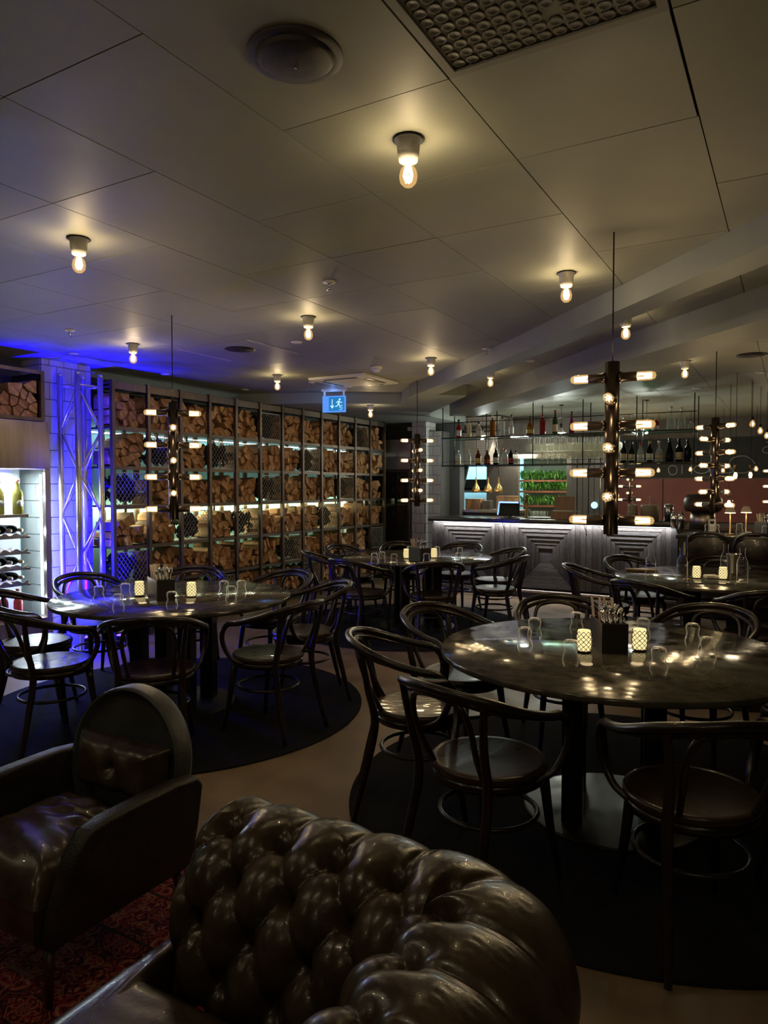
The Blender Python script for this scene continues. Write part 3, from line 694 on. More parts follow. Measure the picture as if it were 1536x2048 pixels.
for i, (x, y, l) in enumerate([(-2.65, 11.6, 'distant cluster of bulbs behind the nearest chandelier, left'), (-2.3, 11.9, 'distant cluster of bulbs behind the nearest chandelier, right'), (-.2, 11.3, 'distant cluster of bulbs at the right edge')]):
    o = C1 if i == 0 else dup(C1); o.location = (x, y, 0); o['label'] = l; o['group'] = 'distant chandeliers'
    lamp('POINT', (x + .1, y - .25, 1.55), 5, WARM, .1)

# ------------------------------------------------------------------ tables
def table():
    t = thing('dining_table', 'x', 'table')
    MB().lathe([(.77, .72), (.788, .725), (.79, .73), (.79, .746), (.786, .75), (0, .75)], 96).build('tabletop', m_stone, t)
    MB().lathe([(.40, .0105), (.40, .016), (.39, .0185), (0, .0185)], 48).build('base_plate', m_alu2, t)
    for k in range(4):
        a = radians(45 + 90 * k); cx, cy = .24 * cos(a), .24 * sin(a); bx(cx - .045, cx + .045, cy - .045, cy + .045, .019, .70).build('leg', m_black, t)
    bx(-.3, .3, -.3, .3, .70, .7195).build('top_support', m_black, t)
    return regkids(t)
m_alu2 = M('dull_steel', (.055, .052, .045), .3, .8, var=.2, vscale=5, rvar=.2)
T0 = table(); TBL = [(-3.66, 3.47), (-.70, 3.32), (-3.47, 6.72), (-.55, 6.41)]
TN = ['left table by the wine fridge', 'near right table', 'far table by the log rack', 'far right table near the bar end']
for i, (x, y) in enumerate(TBL):
    o = T0 if i == 0 else dup(T0); o.location = (x, y, 0); o.rotation_euler[2] = radians([20, 12, 40, 0][i]); o['label'] = 'round dark stone dining table, the ' + TN[i]; o['group'] = 'round dining tables'

# ------------------------------------------------------------------ bentwood armchair
def chair():
    t = thing('dining_armchair', 'x', 'chair')
    MB().lathe([(.2, .435), (.214, .438), (.219, .448), (.219, .462), (.212, .47), (.195, .468), (.1, .461), (0, .459)], 40).build('seat', m_seat, t)
    ring = MB().lathe([(.196, .405), (.212, .405), (.212, .4375), (.19, .4375), (.19, .405)], 32, cap=False); ring.build('seat_frame', m_bent, t)
    P = [(.205, .01, .43), (.238, .075, .46), (.264, .115, .54), (.274, .115, .615), (.275, .07, .672), (.275, -.02, .690), (.266, -.13, .72), (.21, -.25, .765), (.112, -.315, .787), (0, -.335, .795)]
    P = P + [(-x, y, z) for x, y, z in reversed(P[:-1])]
    rad = [.011, .013, .0145, .0155, .017, .018, .018, .018, .018, .018]; rad = rad + rad[-2::-1]
    MB().tube(P, rad, 10, steps=5).build('arm_rail', m_bent, t)
    # second lamination along the rail, inside and just below
    Q = [(.252, -.09, .69), (.225, -.19, .72), (.165, -.26, .745), (.09, -.298, .762), (0, -.312, .768)]; Q += [(-x, y, z) for x, y, z in reversed(Q[:-1])]
    MB().tube(Q, [.004, .011, .0125, .0125, .0125, .0125, .0125, .011, .004], 8, steps=4).build('rail_lamination', m_bent, t)
    Q = [(.115, -.17, .455), (.128, -.225, .56), (.135, -.262, .66), (.112, -.285, .735), (.055, -.3, .757), (0, -.303, .762)]; Q += [(-x, y, z) for x, y, z in reversed(Q[:-1])]
    MB().tube(Q, .0115, 8, steps=5).build('inner_bow', m_bent, t)
    for s in (-1, 1):
        MB().tube([(s * .195, -.3, 0.0005), (s * .178, -.25, .2), (s * .165, -.205, .42), (s * .172, -.235, .58), (s * .192, -.262, .74), (s * .2, -.262, .775)], [.012, .017, .019, .016, .013, .011], 9, steps=4).build('leg', m_bent, t)
        MB().tube([(s * .185, .2, 0.0005), (s * .165, .165, .2), (s * .15, .14, .405)], [.0115, .0165, .0205], 9, steps=4).build('leg', m_bent, t)
    MB().tube([(.183 * cos(a), .183 * sin(a), .27) for a in [k * pi / 12 for k in range(24)]], .0095, 8, closed=True).build('stretcher_ring', m_bent, t)
    return regkids(t)
K0 = chair(); first = True
CH = {0: [(-3.74, 2.595, 'at the front, in line with the leather armchair'), (-3.107, 2.80, 'front right, behind the leather armchair back'), (-2.80, 3.40, 'on the right side, seat catching green light'), (-3.047, 4.003, 'far right side, beside the gap to the next rug'),
          (-3.542, 4.33, 'far side, second from the log rack'), (-4.196, 4.156, 'far side, hidden behind the cutlery box'), (-4.537, 3.547, 'far left, before the blue truss'), (-4.324, 2.893, 'left side, before the wine fridge')],
      1: [(-1.50, 2.937, 'left side, seat lit pale'), (-.955, 2.56, 'front left, nearest the sofa corner'), (-.31, 2.60, 'front right, nearest the camera'), (.14, 3.1, 'right side at the edge of the photo'),
          (-1.56, 3.56, 'far left, ring of its back rising above the tabletop'), (-1.12, 4.06, 'far side, left of the cutlery box'), (-.454, 4.14, 'far side, right of the candles'), (.1, 3.85, 'far right, mostly cut off by the photo edge')],
      2: [(-3.60, 5.92, 'front left'), (-3.0, 6.10, 'front right'), (-2.66, 6.70, 'right side, nearer'), (-2.88, 7.28, 'right side, farther'), (-4.191, 6.215, 'left side, nearer'), (-4.341, 6.842, 'left side, farther'), (-3.42, 7.60, 'far side, before the bar'), (-4.024, 7.404, 'far side, before the smoked glass cabinet')],
      3: [(-1.22, 6.95, 'far left'), (-1.38, 6.22, 'left side'), (-.87, 5.62, 'front left'), (-.2, 5.56, 'front right'), (-.6, 7.2, 'far side, before the tall stools'), (.1, 7.1, 'far right')]}
rc = random.Random(5)
for ti in CH:
    for (x, y, d) in CH[ti]:
        dx, dy = TBL[ti][0] - x, TBL[ti][1] - y
        rz = math.atan2(dy, dx) - pi / 2 + rc.uniform(-.05, .05)
        # keep the arms clear of the tabletop edge
        dist = math.hypot(dx, dy)
        if dist < .88: x, y = TBL[ti][0] - dx / dist * .88, TBL[ti][1] - dy / dist * .88
        o = K0 if first else dup(K0); first = False
        o.location = (x, y, .0145); o.rotation_euler = (0, 0, rz)
        o['label'] = ('dark bentwood armchair at the %s, %s' % (TN[ti].replace('left table by the wine fridge', 'left table').replace('far table by the log rack', 'far middle table').replace('far right table near the bar end', 'far right table'), d)); o['label'] = ' '.join(o['label'].split()[:16]); o['group'] = 'bentwood armchairs at the round tables'

# ------------------------------------------------------------------ table settings
def glass():
    t = MB().lathe([(.027, .0), (.0275, .001), (.033, .014), (.035, .028), (.032, .045), (.0265, .06), (.028, .075), (.031, .09), (.0285, .104), (.022, .11), (0, .11), (0, .104), (.021, .104), (.0265, .098), (.029, .088), (.0255, .07), (.024, .06), (.03, .044), (.0328, .028), (.031, .014), (.026, .001)], 20, cap=False)
    return t.mesh('tumbler', m_tumb)
m_tumb = GL('tumbler_glass', (.99, .99, .99), 0, ior=1.5, edge=1)
_n = m_tumb.node_tree; _o = [n for n in _n.nodes if n.type == 'OUTPUT_MATERIAL'][0]; _s = _o.inputs[0].links[0].from_socket
_lw = _n.nodes.new('ShaderNodeLayerWeight'); _lw.inputs[0].default_value = .35; _pw = _n.nodes.new('ShaderNodeMath'); _pw.operation = 'POWER'; _pw.inputs[1].default_value = 3.4  # bright rim lines painted in: pale body mixed in towards grazing edges
_tr = _n.nodes.new('ShaderNodeBsdfTranslucent'); _tr.inputs[0].default_value = (.9, .88, .82, 1); _df = _n.nodes.new('ShaderNodeBsdfDiffuse'); _df.inputs[0].default_value = (.9, .88, .82, 1)
_ad = _n.nodes.new('ShaderNodeAddShader'); _mx = _n.nodes.new('ShaderNodeMixShader')
_n.links.new(_lw.outputs['Facing'], _pw.inputs[0]); _n.links.new(_pw.outputs[0], _mx.inputs[0]); _n.links.new(_s, _mx.inputs[1]); _n.links.new(_tr.outputs[0], _ad.inputs[0]); _n.links.new(_df.outputs[0], _ad.inputs[1]); _n.links.new(_ad.outputs[0], _mx.inputs[2]); _n.links.new(_mx.outputs[0], _o.inputs[0])
gm = glass()
def unproj(px, py, z):
    p = radians(2.1); cx = (px - 768) / FP; cy = (1024 - py) / FP
    Y = cos(p) + cy * sin(p); Z = -sin(p) + cy * cos(p); s = (z - 1.5) / Z; X = cx * s; Y *= s
    return .866 * X - .5 * Y, .5 * X + .866 * Y
GLS = [(1, 1050, 1303, 'leftmost, front of its pair'), (1, 1069, 1281, 'left, behind the leftmost glass'), (1, 1153, 1268, 'behind the left candle'), (1, 1141, 1333, 'in front of the left candle'), (1, 1286, 1282, 'behind the right candle'), (1, 1317, 1350, 'nearest, right of the box'), (1, 1385, 1294, 'right, rear of its pair'), (1, 1415, 1326, 'rightmost, front of its pair'),
       (0, 198, 1206, 'leftmost'), (0, 251, 1200, 'left, rear'), (0, 237, 1225, 'left, front'), (0, 344, 1219, 'in front of the box'), (0, 448, 1194, 'right, rear left of three'), (0, 462, 1206, 'right, front of three'), (0, 483, 1193, 'right, rightmost of three'),
       (2, 749, 1129, 'leftmost'), (2, 764, 1126, 'second from left'), (2, 788, 1131, 'third from left'), (2, 820, 1113, 'behind the left candle'), (2, 853, 1130, 'in front of the box'), (2, 874, 1114, 'beside the right candle'), (2, 917, 1128, 'right, front'), (2, 920, 1116, 'right, rear')]
for ti, px, py, d in GLS:
    x, y = unproj(px, py, .75)
    o = linkmesh('tumbler', gm, None, (x, y, .7505), random.random() * 6); tag(o, 'upturned clear tumbler on the %s, %s' % (['left table', 'near right table', 'far middle table'][ti], d), 'glass', 'upturned tumblers on the tables')
def candle():
    t = thing('candle_holder', 'x', 'candle holder')
    MB().lathe([(.02, 0), (.026, .002), (.031, .02), (.033, .045), (.031, .075), (.028, .095), (.027, .1)], 24, cap=False).build('glass_cup', m_candle, t)
    MB().lathe([(.0, .012), (.016, .014), (.018, .03), (.015, .05), (0, .052)], 12).build('candle', m_candlehot, t)
    lt = MB()
    for k in range(9):
        a = 2 * pi * k / 9
        for z0 in range(4):
            for s in (-1, 1):
                z = .006 + z0 * .0225; r1 = (.031, .0345, .0342, .0315)[z0]
                lt.tube([(r1 * cos(a), r1 * sin(a), z), ((r1 + .0006) * cos(a + s * pi / 9), (r1 + .0006) * sin(a + s * pi / 9), z + .01125), (r1 * cos(a), r1 * sin(a), z + .0225)], .0017, 4, caps=False)
    lt.lathe([(.022, 0), (.03, .003), (.032, .006), (.0305, .008)], 20, cap=True)
    lt.build('lattice', M('lattice_metal', (.12, .09, .05), .5), t)
    return regkids(t)
D0 = candle()
for i, (px, py, l) in enumerate([(1168, 1304, 'lit lattice candle holder left of the near cutlery box'), (1279, 1301, 'lit lattice candle holder right of the near cutlery box'), (383, 1194, 'lit lattice candle holder right of the box on the left table'), (279, 1192, 'lit lattice candle holder left of the box on the left table'), (813, 1117, 'lit candle holder left of the box on the far middle table'), (868, 1116, 'lit candle holder right of the box on the far middle table'), (1393, 1157, 'lit candle holder beside the tall bottle on the far right table'), (1446, 1159, 'lit candle holder by the steel cooler on the far right table')]):
    x, y = unproj(px, py, .75); o = D0 if i == 0 else dup(D0); o.location = (x, y, .7505); o['label'] = l; o['group'] = 'lattice candle holders'
    lamp('POINT', (x, y, .75 + .13), .06, (1, .75, .4), .03)
def cutlery_box(x, y, rz, L_, lab, menus=True, z=.7505):
    t = thing('cutlery_box', lab, 'box', (x, y, z), rz); w2 = .058; l2 = L_ / 2; hh = .135
    b = MB().box(-w2, w2, -l2, l2, 0, .006).box(-w2, -w2 + .006, -l2, l2, .006, hh).box(w2 - .006, w2, -l2, l2, .006, hh).box(-w2 + .006, w2 - .006, -l2, -l2 + .006, .006, hh).box(-w2 + .006, w2 - .006, l2 - .006, l2, .006, hh)
    b.build('box_body', m_box, t); bx(-w2 + .006, w2 - .006, -.003, .003, .006, hh - .01).build('divider', m_box, t)
    r = random.Random(int(x * 100)); M3 = Matrix.Translation((x, y, z)) @ Matrix.Rotation(rz, 4, 'Z')
    spots = []; lim = -.03 if menus else l2 - .075
    for _ in range(900):
        q = (r.uniform(-w2 + .02, w2 - .02), r.uniform(-l2 + .024, lim))
        if abs(q[1]) > .012 and all(math.hypot(q[0] - e[0], q[1] - e[1]) > .0215 for e in spots): spots.append(q)
    for k, (px_, py_) in enumerate(spots[:16]):
        pts = [(px_, py_, .0075), (px_, py_, .12), (px_ * 1.12, py_ * 1.05, .175 + r.uniform(-.01, .012))]
        mb = MB().tube(pts, [.0022, .003, .004], 5); c = Vector(pts[-1]); mb.lathe([(0, -.006), (.007, .002), (.01, .016), (.006, .03), (0, .034)], 8, c=tuple(c))
        o = mb.build('spoon' if k % 3 else 'fork', m_cutlery, None); o.matrix_world = M3
        tag(o, 'steel %s standing in the %s' % ('spoon' if k % 3 else 'fork', lab), 'cutlery', 'cutlery in the ' + lab)
    if menus:
        for k in range(3):
            mb = MB().box(-.045, .045, -.002, .002, 0, .17).box(-.012, .006, -.0026, -.002, .03, .13) if 0 else MB().box(-.036, .036, -.002, .002, 0, .17)
            o = mb.build('menu_card', [m_paper, m_paper2, m_paper][k], None)
            o.matrix_world = M3 @ Matrix.Translation((0, l2 - .1 + k * .02, .055)) @ Matrix.Rotation(radians(-8 - 6 * k), 4, 'X') @ Matrix.Rotation(radians(8 - 5 * k), 4, 'Y')
            if k < 2:
                p_ = bx(-.015, .008, -.0028, -.0022, .02, .17).build('spine_print', PM['black'] if k == 0 else m_legw, o); bx(.012, .032, -.0028, -.0022, .06, .085).build('print', m_box, o)
            tag(o, '%s menu card leaning in the %s, %s' % (['tan', 'white', 'tan'][k], lab, ['front', 'middle', 'rear'][k]), 'menu')
    return t
x, y = unproj(322, 1196, .75); cutlery_box(x, y, radians(62), .25, 'dark cutlery box on the left table')
x, y = unproj(1217, 1297, .75); cutlery_box(x, y, radians(27), .22, 'dark cutlery box on the near right table', False)
M3 = Matrix.Translation((x, y, .7505)) @ Matrix.Rotation(radians(27), 4, 'Z')
for k, xx in enumerate((-.036, -.022, .016, .03)):
    o = bx(-.0015, .0015, -.019, .019, 0, .215).build('menu_card', m_paper, None)
    o.matrix_world = M3 @ Matrix.Translation((xx, .083, .0075)) @ Matrix.Rotation(radians((-6, 0, -5, 1)[k]), 4, 'Y')
    tag(o, 'narrow tan menu card in the near box, %s' % ['leftmost', 'second from the left', 'third from the left', 'rightmost'][k], 'menu')
x, y = unproj(839, 1122, .75); cutlery_box(x, y, radians(55), .25, 'dark cutlery box on the far middle table')
# far right table: water bottles, cooler, napkin, board
def carafe(px, py, lab, h=.26):
    x, y = unproj(px, py, .75); t = thing('water_bottle', lab, 'bottle', (x, y, .7505))
    MB().lathe([(.036, 0), (.04, .004), (.04, h * .55), (.034, h * .66), (.02, h * .76), (.019, h * .95), (.023, h * .96), (.023, h)], 20, cap=False).build('glass_body', m_tumb2, t)
    MB().lathe([(.037, .004), (.037, h * .5), (0, h * .5)], 18).build('water', m_glass, t)
    return t
m_tumb2 = m_tumb
carafe(1301, 1160, 'clear water bottle on the left of the far right table'); carafe(1364, 1164, 'tall clear water bottle in front of the small flag', .27); carafe(1451, 1152, 'clear water bottle behind the right candle', .27); carafe(1484, 1166, 'clear square-shouldered water bottle, rightmost on the far right table', .27)
x, y = unproj(1467, 1146, .75); t = thing('wine_cooler', 'polished steel wine cooler on the far right table', 'cooler', (x, y, .7505)); MB().lathe([(.05, 0), (.055, .004), (.06, .16), (.065, .165), (.058, .165), (.05, .02), (0, .02)], 24, cap=False).build('bucket', m_chrome, t); MB().tube([(.062, 0, .14), (.085, 0, .13), (.062, 0, .11)], .004, 6, steps=3).build('handle', m_chrome, t)
x, y = unproj(1422, 1157, .75); tag(MB().box(-.05, .05, -.04, .04, 0, .03).build('napkin_stack', m_paper2, None, (x, y, .7505), .5, bevel=.01), 'folded white napkins between the candles of the far right table', 'napkins')
x, y = unproj(1285, 1141, .75); tag(MB().prism([(-.14, -.02), (-.05, -.05), (.12, -.05), (.12, .05), (-.05, .05), (-.14, .02)], 0, .014, 'z').build('serving_board', m_oak, None, (x, y, .7505), .3, bevel=.003), 'wooden serving board at the far rim of the far right table', 'board')
x, y = unproj(1374, 1160, .75); t = thing('table_flag', 'small blue and white table flag on a slim pole', 'flag', (x, y, .7505)); MB().lathe([(.03, 0), (.03, .006), (.006, .012), (.003, .02), (.003, .36), (0, .362)], 12).build('pole', m_brass, t); MB().prism([(-.003, .35), (-.07, .18), (-.05, .14), (-.003, .27)], -.002, .002).build('flag_cloth', PM['blue'], t); bx(-.03, -.016, -.0028, .0028, .2, .3).build('flag_stripe', PM['yellow'], t)

# ------------------------------------------------------------------ bar
BY = 9.17; B0, B1 = -4.50, -1.20
bar = thing('bar_counter', 'long bar with a dark top and concentric weathered plank front', 'bar', (0, BY, 0))
bx(B0, B1, .1, .62, .0, 1.0).build('core', m_box, bar)
bx(B0 - .03, B1 + .02, -.07, .66, 1.0, 1.058).build('counter_top', m_counter, bar, bevel=.003)
bx(B0, B1, .02, .1, 0, .1).build('plinth', m_box, bar)
MB().tube([(B0, -.1, .11), (B1, -.1, .11)], .018, 12).build('foot_rail', m_bsteel, bar)
for k in range(5): bx(B0 + .2 + k * .72, B0 + .22 + k * .72, -.1, .02, .1, .12).build('rail_bracket', m_black, bar)
pw = (B1 - B0) / 3; zc0, zc1 = .14, .99
for pi_ in range(3):
    xa = B0 + pi_ * pw; cx = xa + pw / 2; cz = (zc0 + zc1) / 2; hw = pw / 2 - .002; hh = (zc1 - zc0) / 2; nr = 6; ga = .003
    hi_ = .405; wv = (hw - hi_) / 2
    for sg in (-1, 1):
        for q in range(2):
            xl = hi_ + q * wv + .002; xr = hi_ + (q + 1) * wv - .001
            bx(min(sg * xl, sg * xr), max(sg * xl, sg * xr), .002 + .006 * (1 - q), .1, -hh, hh).build('plank', random.choice(m_planksv), bar, (cx, 0, cz))
    for k in range(nr):
        X0 = hi_ - k * .052; X1 = X0 - .052; Z0 = hh - k * .054; Z1 = Z0 - .054; d0 = .006 + k * .013 + random.uniform(-.003, .003)
        mats = [random.choice(m_planks) for _ in range(2)] + [random.choice(m_planksv) for _ in range(2)]
        MB().prism([(-X0, Z0), (X0, Z0), (X1, Z1 + ga), (-X1, Z1 + ga)], d0, .1).build('plank', mats[0], bar, (cx, 0, cz))
        MB().prism([(-X0, -Z0), (-X1, -Z1 - ga), (X1, -Z1 - ga), (X0, -Z0)], d0, .1).build('plank', mats[1], bar, (cx, 0, cz))
        MB().prism([(-X0, -Z0 + ga), (-X0, Z0 - ga), (-X1 - ga, Z1), (-X1 - ga, -Z1)], d0 - .002, .1).build('plank', mats[2], bar, (cx, 0, cz))
        MB().prism([(X0, -Z0 + ga), (X1 + ga, -Z1), (X1 + ga, Z1), (X0, Z0 - ga)], d0 - .002, .1).build('plank', mats[3], bar, (cx, 0, cz))
    bx(cx - X1, cx + X1, .09, .1, cz - Z1, cz + Z1).build('centre_panel', m_planks[1], bar)
    # bag hook at each panel seam
    if pi_ < 3:
        MB().tube([(xa + pw - .02, -.03, 1.0), (xa + pw - .0, -.035, .95), (xa + pw + .015, -.03, .9), (xa + pw + .018, -.055, .875), (xa + pw + .018, -.07, .9)], .007, 6, steps=3).build('bag_hook', m_black, bar)
bx(B0 + .05, B1 - .05, -.035, -.025, .992, .9995).build('light_strip', m_led, bar)
lamp('AREA', ((B0 + B1) / 2, BY - .035, .985), 10, (.88, .92, 1.0), (3.2, .02), (radians(14), 0, 0))
# hanging shelves over the bar
sh = thing('hanging_bar_shelf', 'two-tier glass and black steel shelf hanging over the bar', 'shelf', (0, 0, 0))
sy0, sy1 = 9.45, 9.85
bx(B0 + .02, -1.05, sy0, sy1, 1.79, 1.80).build('glass_shelf', m_shelfgl, sh); bx(B0 + .02, -1.05, sy0, sy1, 2.19, 2.2).build('glass_shelf', m_shelfgl, sh)
for z in (1.785, 2.185): MB().box(B0 + .02, -1.05, sy0 - .012, sy0, z, z + .016).box(B0 + .02, -1.05, sy1, sy1 + .012, z, z + .016).build('shelf_frame', m_black, sh)
MB().tube([(B0 + .02, sy0 + .05, 2.42), (-1.05, sy0 + .05, 2.42)], .006, 6).build('top_rail', m_black, sh)
MB().tube([(B0 + .02, sy0, 1.85), (-1.05, sy0, 1.85)], .003, 6).build('guard_wire', m_black, sh)
for k in range(6):
    xx = B0 + .04 + k * (-1.07 - B0 - .04) / 5
    for yy in (sy0 - .006, sy1 + .006): MB().tube([(xx, yy, 1.77), (xx, yy, H)], .007, 6).build('hanger_rod', m_black, sh)
# bottles: (px on the photo, height, radius, glass, paper, cap, kind, description)
UP = [(917, .27, .036, 'red', 'white', 'black', 0, 'red bottle with a black spout'), (937, .26, .034, 'cream', 'cream', 'cream', 1, 'cream labelled bottle'), (957, .22, .042, 'cream', 'white', 'black', 0, 'squat white bottle'), (984, .31, .038, 'amber', None, 'cream', 1, 'orange and clear bottle'), (1004, .28, .034, 'clear', None, 'black', 1, 'clear bottle with a black neck'), (1022, .3, .034, 'clear', 'white', 'black', 3, 'slim clear bottle with silver label'),
      (1059, .26, .05, 'amber', 'yellow', 'black', 2, 'round amber bottle'), (1084, .28, .04, 'red', None, 'red', 1, 'dark red bottle'), (1109, .33, .036, 'green', 'cream', 'red', 0, 'green bottle with cream label and red cap'), (1142, .3, .036, 'magenta', None, 'black', 3, 'magenta bottle'), (1243, .2, .035, 'clear', 'white', 'white', 1, 'small clear bottle behind the chandelier'), (1262, .22, .035, 'clear', None, 'white', 1, 'clear bottle right of the chandelier pole'),
      (1294, .17, .045, 'mint', 'white', 'white', 1, 'mint green bottle under the lamp'), (1310, .16, .035, 'red', 'white', 'gold', 1, 'small red labelled bottle'), (1340, .3, .05, 'clear', None, 'white', 2, 'tall clear decanter'), (1361, .28, .045, 'clear', None, 'white', 2, 'second tall clear decanter'), (1380, .1, .036, 'clear', None, 'white', 1, 'small clear jar')]
LO = [(916, .22, .038, 'clear', 'cream', 'cream', 1, 'clear bottle with tall cream label'), (936, .23, .038, 'clear', 'white', 'cream', 1, 'clear bottle with tall white label'), (956, .24, .04, 'brown', 'yellow', 'gold', 0, 'brown bottle with yellow label'), (974, .24, .046, 'brown', 'orange', 'gold', 2, 'brown bottle with orange label'), (991, .25, .038, 'dark', 'white', 'white', 0, 'dark bottle with white label'), (1009, .23, .04, 'clear', 'white', 'red', 0, 'clear bottle with a red cap'),
      (1021, .22, .034, 'dark', 'red', 'black', 1, 'dark bottle with red label'), (1031, .2, .036, 'clear', 'white', 'black', 1, 'square clear bottle with white label'), (1246, .28, .038, 'dark', 'cream', 'black', 0, 'dark wine bottle nearest the chandelier'), (1262, .26, .038, 'dark', 'cream', 'black', 0, 'second dark wine bottle from the chandelier'), (1280, .25, .04, 'clear', 'white', 'red', 0, 'red-topped bottle'), (1298, .27, .038, 'dark', 'white', 'gold', 0, 'dark bottle with gold top'),
      (1317, .27, .045, 'clear', 'cream', 'white', 2, 'round clear bottle'), (1338, .3, .05, 'dark', None, 'black', 3, 'dark bell-shaped bottle'), (1357, .29, .044, 'dark', 'cream', 'black', 0, 'dark bottle with cream label'), (1374, .28, .042, 'dark', None, 'black', 0, 'dark bottle at the shelf end')]
for lst, z, nm in ((UP, 2.2005, 'upper'), (LO, 1.8005, 'lower')):
    for px, h, r, gl, lb, cp, kd, d in lst: bottle((bpx(px, 9.6), 9.6, z), h, r, gl, d + ', %s shelf over the bar' % nm, lb, cp, kd, 'bottles on the shelves over the bar')
# wine glasses: hanging rows and standing rows
wg = MB().lathe([(.033, 0), (.033, -.002), (.004, -.006), (.0035, -.085), (.006, -.09), (.03, -.105), (.04, -.135), (.036, -.175), (.03, -.205)], 12, cap=False).mesh('wine_glass', GL('wine_glass_thin', (.93, .93, .9), .3, (.95, .92, .82), ior=1.6))
rk = MB()
for j in range(5): rk.box(-3.3, -1.8, 9.46 + j * .085 - .03, 9.46 + j * .085 - .024, 2.168, 2.176).box(-3.3, -1.8, 9.46 + j * .085 + .024, 9.46 + j * .085 + .03, 2.168, 2.176)
for x in (-3.3, -2.8, -2.3, -1.81): rk.box(x, x + .008, 9.43, 9.83, 2.183, 2.188)
rk.build('glass_rack', m_black, sh)
r5 = random.Random(9)
for j in range(4):
    for i in range(16):
        o = linkmesh('wine_glass', wg, None, (-3.2 + i * .078, 9.545 + j * .085, 2.182)); tag(o, 'wine glass hanging upside down over the bar, %s row, %s of the rack' % (['front', 'second', 'third', 'rear'][j], ['left end', 'left part', 'right part', 'right end'][i * 4 // 16]), 'glass', 'hanging wine glasses')
gs = MB().lathe([(.033, 0), (.033, .002), (.004, .006), (.0035, .06), (.006, .065), (.032, .085), (.038, .12), (.032, .165)], 12, cap=False).mesh('wine_glass', wg.materials[0])
for j in range(3):
    for i in range(13):
        o = linkmesh('wine_glass', gs, None, (-3.05 + i * .078, 9.50 + j * .095, 1.8005)); tag(o, 'wine glass standing on the lower bar shelf, %s row, %s of the glasses' % (['front', 'middle', 'rear'][j], ['left', 'middle', 'right'][i // 5]), 'glass', 'standing wine glasses')
# enamel pendants over the bar
def enamel():
    t = thing('enamel_pendant', 'x', 'lamp')
    MB().lathe([(.02, .07), (.022, .045), (.034, .04), (.036, .02), (.072, .0), (.072, -.003), (.03, .012), (.0, .015)], 24).build('lamp_shade', m_porc, t)
    MB().lathe([(0, -.022), (.018, -.018), (.026, 0.0), (.022, .012), (0, .013)], 14).build('bulb', EM('enamel_bulb', (.8, 1, .95), 6), t)
    MB().lathe([(.018, .07), (.018, .12), (.01, .13), (0, .13)], 12).build('lamp_socket', m_black, t); MB().tube([(0, 0, .13), (0, 0, .39)], .003, 6).build('cable', m_black, t); MB().lathe([(.035, .39), (.035, .385), (.01, .375)], 16).build('ceiling_rose', m_black, t)
    return regkids(t)
E0 = enamel()
for i, (px, l) in enumerate([(964, 'white enamel pendant over the left of the bar'), (1121, 'white enamel pendant over the middle of the bar'), (1291, 'white enamel pendant right of the nearest chandelier')]):
    x = bpx(px, 9.95); o = E0 if i == 0 else dup(E0); o.location = (x, 9.95, 2.25); o['label'] = l; o['group'] = 'enamel pendants over the bar'
    lamp('POINT', (x, 9.95, 2.2), 9, (.85, .95, .85), .03)
# bar back: kitchen pass, hood, planter wall, panels
KY = 11.3
t = thing('kitchen_hood', 'large brown metal mesh extractor hood behind the bar shelves', 'hood', (0, 0, 0))
x0, x1 = bpx(884, 10.8), bpx(1036, 10.8)
MB().prism([(x0, 1.86), (x1 - .55, 1.86), (x1 - .3, 2.62), (x0, 2.62)], 10.8, 11.3).build('hood_body', M('hood_mesh', (.3, .24, .19), .5, .3), t)
hl = MB()
for k in range(26): hl.box(x0, x1 - .56 + .008 * k, 10.794, 10.8, 1.88 + k * .028, 1.884 + k * .028)
hl.build('slats', m_black, t)
wk = struct('wall_kitchen', bx(bpx(973, KY), bpx(1036, KY), KY, KY + .08, 0, H), m_bwall)
struct('wall_kitchen_lintel', bx(bpx(884, KY), bpx(973, KY), KY, KY + .08, 1.93, H), m_bwall)
struct('wall_kitchen_far', bx(-6.0, -3.6, 12.6, 12.7, 0, H), M('kitchen_tile_wall', (.35, .55, .6), .4))
lamp('AREA', (-5.0, 12.0, 2.5), 40, (.62, .9, 1.0), (1.6, .8))
t = thing('kitchen_partition', 'dark slanting curtain beside the bright kitchen opening', 'curtain', (0, 0, 0))
MB().prism([(bpx(884, 11.0), .0), (bpx(884, 11.0), 1.9), (bpx(938, 11.0), 1.9), (bpx(920, 11.0), 1.2), (bpx(916, 11.0), 0)], 10.98, 11.04).build('cloth', m_coal, t)
t = thing('microwave_unit', 'dark oven unit in the lit kitchen opening', 'oven', (bpx(950, 12.0), 12.0, 0)); bx(-.35, .4, 0, .4, 1.42, 1.62).build('casing', m_black, t); bx(-.25, .2, -.006, 0, 1.46, 1.58).build('door', m_dglass, t); bx(-.4, .45, 0, .45, 1.38, 1.42).build('shelf', m_bsteel, t); bx(.25, .3, -.008, 0, 1.5, 1.53).build('button', m_chrome, t); MB().box(-.38, -.34, 0, .04, 0, 1.38).box(.39, .43, 0, .04, 0, 1.38).build('stand', m_bsteel, t)
t = thing('kitchen_counter', 'dark back counter with boxes behind the bar', 'counter', (0, 0, 0)); bx(bpx(915, 10.6), bpx(1040, 10.6), 10.6, 11.1, .0, 1.08).build('body', m_box, t); bx(bpx(915, 10.6), bpx(1040, 10.6), 10.55, 11.1, 1.08, 1.12).build('worktop', m_bsteel, t)
bx_ = [(948, .26, .2, .17, m_oak, 'brown carton on the back counter, left'), (974, .13, .15, .14, m_bwall, 'small carton on the back counter'), (1013, .3, .2, .22, m_oak, 'wide wooden crate on the back counter')]
